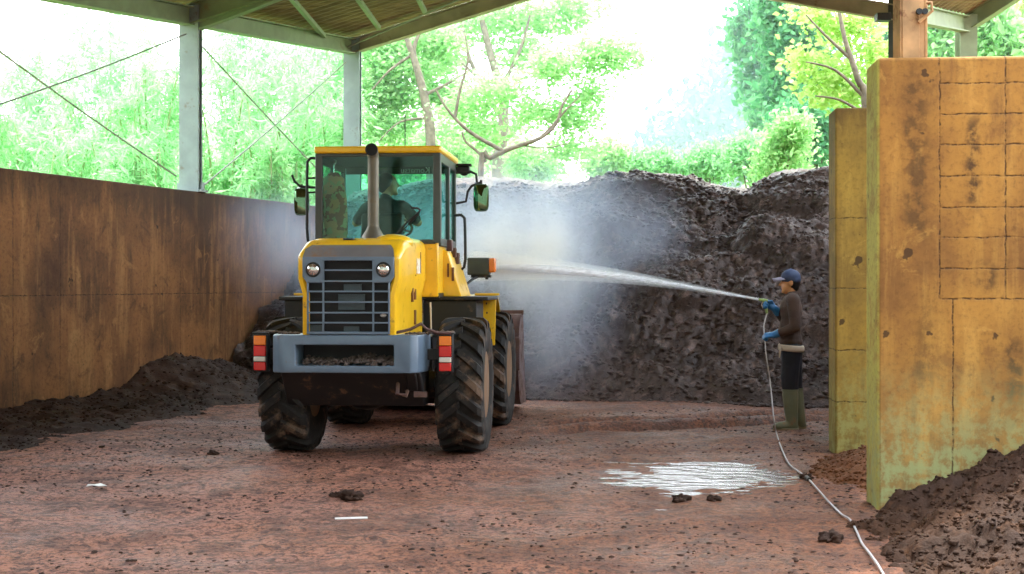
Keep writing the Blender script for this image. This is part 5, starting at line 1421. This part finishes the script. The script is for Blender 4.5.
# the tall tree with tiered foliage behind the loader
D = 32.0
def Q3(px, py, d=D): return P(px, py, d)
def bl(px, py, wx, hy, wgt, d=D, dy=1.0):
    return (tuple(P(px, py, d+(dy or 0))), (wx/F*d, wx/F*d*0.8, hy/F*d), wgt)
b0 = Q3(433, 215); b0.z = hz_(b0.x, b0.y)-0.1
tree('tiered_tree', 'tall slim pale trunked tree with layered light foliage right of the corner column', 'tree',
     [([b0, Q3(431, 150), Q3(426, 105), Q3(416, 65), Q3(408, 42), Q3(398, 10)], (0.14, 0.05)), ([Q3(419, 76), Q3(414, 50), Q3(421, 30), Q3(432, 5)], (0.06, 0.03)), ([Q3(424, 95), Q3(445, 85), Q3(470, 70)], (0.05, 0.02)), ([Q3(412, 55), Q3(390, 70), Q3(372, 90)], (0.04, 0.015)), ([Q3(427, 118), Q3(400, 122), Q3(380, 140)], (0.035, 0.012))],
     [bl(385, 62, 34, 12, 1.0), bl(372, 92, 26, 12, .8), bl(400, 45, 40, 14, 1.2), bl(405, 98, 34, 9, .9), bl(440, 40, 34, 12, 1.0), bl(395, 128, 30, 8, .6), bl(455, 95, 30, 9, .8), bl(375, 125, 18, 10, .4), bl(410, 70, 40, 12, .8)],
     LF['fresh'], 31, per=1900, sub=30, size=0.13, aspect=0.5, spread=0.16, flat=0.6)
D2 = 29.0
b1 = P(480, 205, D2); b1.z = hz_(b1.x, b1.y)-0.1
q = lambda px, py: P(px, py, D2)
tree('branching_tree', 'tree with a long rising bare branch over the left shoulder of the compost', 'tree',
     [([b1, q(481, 168), q(490, 158), q(512, 148), q(540, 138), q(556, 124), q(562, 106), q(572, 90)], (0.075, 0.02)), ([q(540, 138), q(552, 126), q(566, 110), q(580, 96)], (0.035, 0.012)), ([q(486, 162), q(478, 152), q(466, 142), q(462, 132)], (0.04, 0.02)), ([q(505, 152), q(470, 132), q(448, 110), q(436, 90)], (0.05, 0.02)), ([q(455, 117), q(460, 90), q(468, 60), q(465, 35)], (0.04, 0.015)), ([q(520, 145), q(545, 148), q(570, 143)], (0.02, 0.008))],
     [bl(470, 108, 36, 8, .9, D2), bl(500, 90, 42, 10, 1.0, D2), bl(480, 135, 26, 7, .5, D2), bl(540, 112, 36, 9, .8, D2), bl(575, 118, 30, 14, .8, D2), bl(570, 150, 28, 12, .6, D2), bl(575, 60, 44, 12, 1.1, D2), bl(605, 48, 34, 14, .9, D2), bl(545, 70, 32, 8, .6, D2), bl(620, 60, 26, 9, .5, D2), bl(588, 95, 26, 8, .5, D2)],
     LF['fresh'], 32, per=1150, sub=30, size=0.115, aspect=0.5, spread=0.15, flat=0.6)
D3 = 38.0
b2 = P(497, 205, D3); b2.z = hz_(b2.x, b2.y)-0.1
q = lambda px, py: P(px, py, D3)
tree('background_tree', 'thicker stemmed tree standing farther back behind the rising branch', 'tree',
     [([b2, q(498, 170), q(502, 140), q(503, 100), q(492, 60), q(482, 20)], (0.20, 0.08)), ([q(502, 120), q(470, 60), q(462, 20)], (0.08, 0.03)), ([q(500, 90), q(520, 50), q(530, 15)], (0.07, 0.03)), ([q(480, 80), q(452, 55), q(430, 48)], (0.05, 0.02))],
     [bl(460, 30, 44, 14, 1.2, D3), bl(500, 18, 48, 16, 1.2, D3), bl(545, 20, 44, 12, 1.0, D3), bl(575, 8, 38, 12, .9, D3), bl(520, 55, 36, 10, .7, D3), bl(440, 62, 34, 9, .7, D3), bl(505, 130, 34, 12, .6, D3), bl(470, 160, 34, 14, .7, D3), bl(520, 165, 30, 12, .6, D3), bl(440, 140, 30, 14, .7, D3), bl(400, 150, 36, 16, .7, D3)],
     LF['fresh'], 33, per=1300, sub=30, size=0.16, aspect=0.5, spread=0.2, flat=0.45)
# dense wood on the right
def bushy(name, label, cat, px, py, d, wpx, hpx, mat, seed, per=9000, sub=110, size=0.2, spread=0.22, aspect=0.55, group=None):
    c = P(px, py, d); bz = hz_(c.x, c.y); b0 = Vector((c.x, c.y, bz-0.15)); rx = wpx/F*d/2; rz_ = hpx/F*d/2
    rs_ = np.random.RandomState(seed); blobs = []
    for k in range(9):
        a = rs_.rand()*2*PI; u = rs_.rand()**0.5
        zz = c.z+(rs_.rand()*2-1)*rz_*0.72; taper = 1-0.45*max(0, (zz-c.z)/rz_)
        blobs.append(((c.x+math.cos(a)*u*rx*0.62*taper, c.y+math.sin(a)*u*rx*0.5, zz), (rx*0.46*taper, rx*0.45*taper, rz_*0.30), 1/9.0))
    mid = Vector((c.x+0.1, c.y, (bz+c.z)/2)); tp = Vector((c.x, c.y, c.z+rz_*0.6))
    trunks = [([b0, mid, tp], (0.05+0.03*rx, 0.02))]
    for k in range(4):
        bb = blobs[k*2][0]; trunks.append(([mid.lerp(tp, 0.2*k), Vector(bb)], (0.035, 0.012)))
    return tree(name, label, cat, trunks, blobs, mat, seed, per=per, sub=sub, size=size, aspect=aspect, spread=spread, group=group)
bushy('evergreen_tree', 'tall dense green tree at the right of the bright gap, nearest the bay walls', 'tree', 800, 50, 36, 110, 190, LF['deep'], 51, per=12000, sub=150, size=0.22)
bushy('evergreen_tree', 'tall blue green tree bordering the white sky gap', 'tree', 768, 62, 44, 76, 220, LF['deep'], 52, per=9000, sub=130, size=0.26)
bushy('evergreen_tree', 'dark green tree low behind the rear bay wall', 'tree', 812, 130, 33, 80, 90, LF['deep'], 53, per=7000, sub=90, size=0.18)
D4 = 25.5
q = lambda px, py: P(px, py, D4)
b3 = q(868, 190); b3.z = hz_(b3.x, b3.y)-0.1
tree('maple_tree', 'pale yellow green maple spreading leaves beside the bay walls', 'tree',
     [([b3, q(866, 120), q(858, 80), q(845, 40), q(838, 5)], (0.09, 0.03)), ([q(862, 95), q(835, 70), q(806, 62)], (0.04, 0.012)), ([q(852, 60), q(825, 35), q(806, 15)], (0.04, 0.012)), ([q(865, 115), q(840, 100), q(815, 96)], (0.035, 0.012))],
     [bl(812, 62, 26, 7, .7, D4), bl(838, 76, 26, 8, .7, D4), bl(816, 14, 26, 8, .8, D4), bl(842, 30, 28, 9, .8, D4), bl(822, 92, 24, 9, .7, D4), bl(866, 55, 28, 10, .8, D4), bl(868, 24, 24, 8, .6, D4), bl(848, 98, 22, 8, .5, D4), bl(870, 85, 26, 12, .7, D4)],
     LF['pale'], 54, per=520, sub=18, size=0.135, aspect=0.6, spread=0.15, flat=0.6)
for k, (px, py, d, w_, h_, mt, lb) in enumerate([
    (655, 166, 33, 50, 12, 'mint', 'low pale green shrub over the middle of the compost crest'), (704, 162, 33, 50, 22, 'mint', 'pale green shrub under the bright gap over the compost'),
    (748, 158, 32, 44, 32, 'mint', 'taller light green shrub under the blue green tree'), (784, 146, 28, 62, 50, 'fresh', 'leafy green shrub beside the rear bay wall'),
    (610, 160, 33, 50, 24, 'fresh', 'low green shrub at the dip left of the compost crest'), (528, 160, 35, 70, 34, 'fresh', 'green shrub behind the left part of the compost crest'),
    (455, 165, 34, 64, 40, 'fresh', 'green shrub behind the cab mirror'), (395, 175, 33, 64, 60, 'mint', 'mint green bush behind the loader cab')]):
    bushy('shrub', lb, 'shrub', px, py, d, w_, h_, LF[mt], 60+k, per=4200, sub=50, size=0.125, spread=0.17, aspect=0.5, group='shrubs behind the compost pile')
for k, (px, py, d, w_, h_, mt, lb) in enumerate([
    (945, 32, 36, 56, 80, 'fresh', 'green tree seen between the rusty post and the pale green column'), (1000, 38, 33, 80, 70, 'fresh', 'bright green tree above the nearest right wall in the corner'),
    (1040, 10, 38, 90, 90, 'pale', 'yellow green tree at the far right edge'), (905, 40, 40, 70, 90, 'deep', 'dark green tree behind the rusty post')]):
    bushy('tree', lb, 'tree', px, py, d, w_, h_, LF[mt], 80+k, per=4200, sub=70, size=0.22, spread=0.2, group='trees above the right walls')
# distant wooded hill in the mist
rs = np.random.RandomState(7)
fx = -2+26*rs.rand(900); fy = 82+16*rs.rand(900)
rr = fx/fy; crest = 5.0+16*np.clip((rr-0.06)/0.13, 0, 1)**1.1
fz = crest*rs.rand(900)**0.8
pts = np.repeat(np.stack([fx, fy+0.9*fz, fz], -1), 22, 0); pts = pts+rs.normal(size=pts.shape)*np.array([0.9, 0.9, 0.65])
V, Q = leaves(pts, 0.85, 0.6, rs)
me = np_mesh('forest', V, Q, smooth=False); me.materials.append(LF['far'])
tag(link(bpy.data.objects.new('distant_forest', me)), 'pale hazy forest on the far hillside in the bright gap', 'forest', kind='stuff')
# humid haze over the valley
b = MB(); b.b2((-60, 27.2, -1), (60, 112, 40))
m, nt, out = new_mat('valley_haze')
s_ = N(nt, 'ShaderNodeVolumeScatter', {'Color': (0.78, 0.92, 1.0, 1), 'Density': HAZE, 'Anisotropy': 0.0}); nt.links.new(s_.outputs[0], out.inputs['Volume'])
tag(b.build('valley_haze', m), 'bright white haze hanging over the valley behind the shed', 'haze', kind='stuff')
# ---------------------------------------------------------------- light, camera
w = bpy.data.worlds.new('sky'); scene.world = w; w.use_nodes = True
nt = w.node_tree; nt.nodes.clear()
out = nt.nodes.new('ShaderNodeOutputWorld')
tc = nt.nodes.new('ShaderNodeTexCoord')
sep = N(nt, 'ShaderNodeSeparateXYZ', {0: tc.outputs['Generated']})
c = mixc(nt, rng(nt, sep.outputs[2], 0.0, 0.7), (0.97, 0.98, 1.0), (0.76, 0.88, 1.0))
bg = N(nt, 'ShaderNodeBackground', {'Color': c, 'Strength': SKY}); nt.links.new(bg.outputs[0], out.inputs['Surface'])
L = bpy.data.lights.new('sun', 'SUN'); L.energy = SUN; L.color = (1.0, 0.95, 0.85); L.angle = math.radians(4)
so = link(bpy.data.objects.new('sun', L)); so.rotation_euler = SUNROT
cam = bpy.data.cameras.new('camera'); co = link(bpy.data.objects.new('camera', cam))
co.location = (0, 0, EYE); co.rotation_euler = (PI/2, 0, 0)
cam.sensor_width = 36.0; cam.lens = F/1024*36.0; cam.shift_y = -(287-HZ)/1024.0*-1.0*-1.0
cam.clip_end = 400
scene.camera = co
vs = scene.view_settings; vs.view_transform = 'Standard'; vs.look = 'None'; vs.gamma = 1.0; vs.exposure = EXPO; vs.use_curve_mapping = False
cy = scene.cycles
cy.max_bounces = 10; cy.diffuse_bounces = 5; cy.glossy_bounces = 4; cy.transmission_bounces = 6; cy.volume_bounces = 3; cy.transparent_max_bounces = 16
cy.volume_step_rate = 0.5; cy.volume_max_steps = 256
cy.use_denoising = True
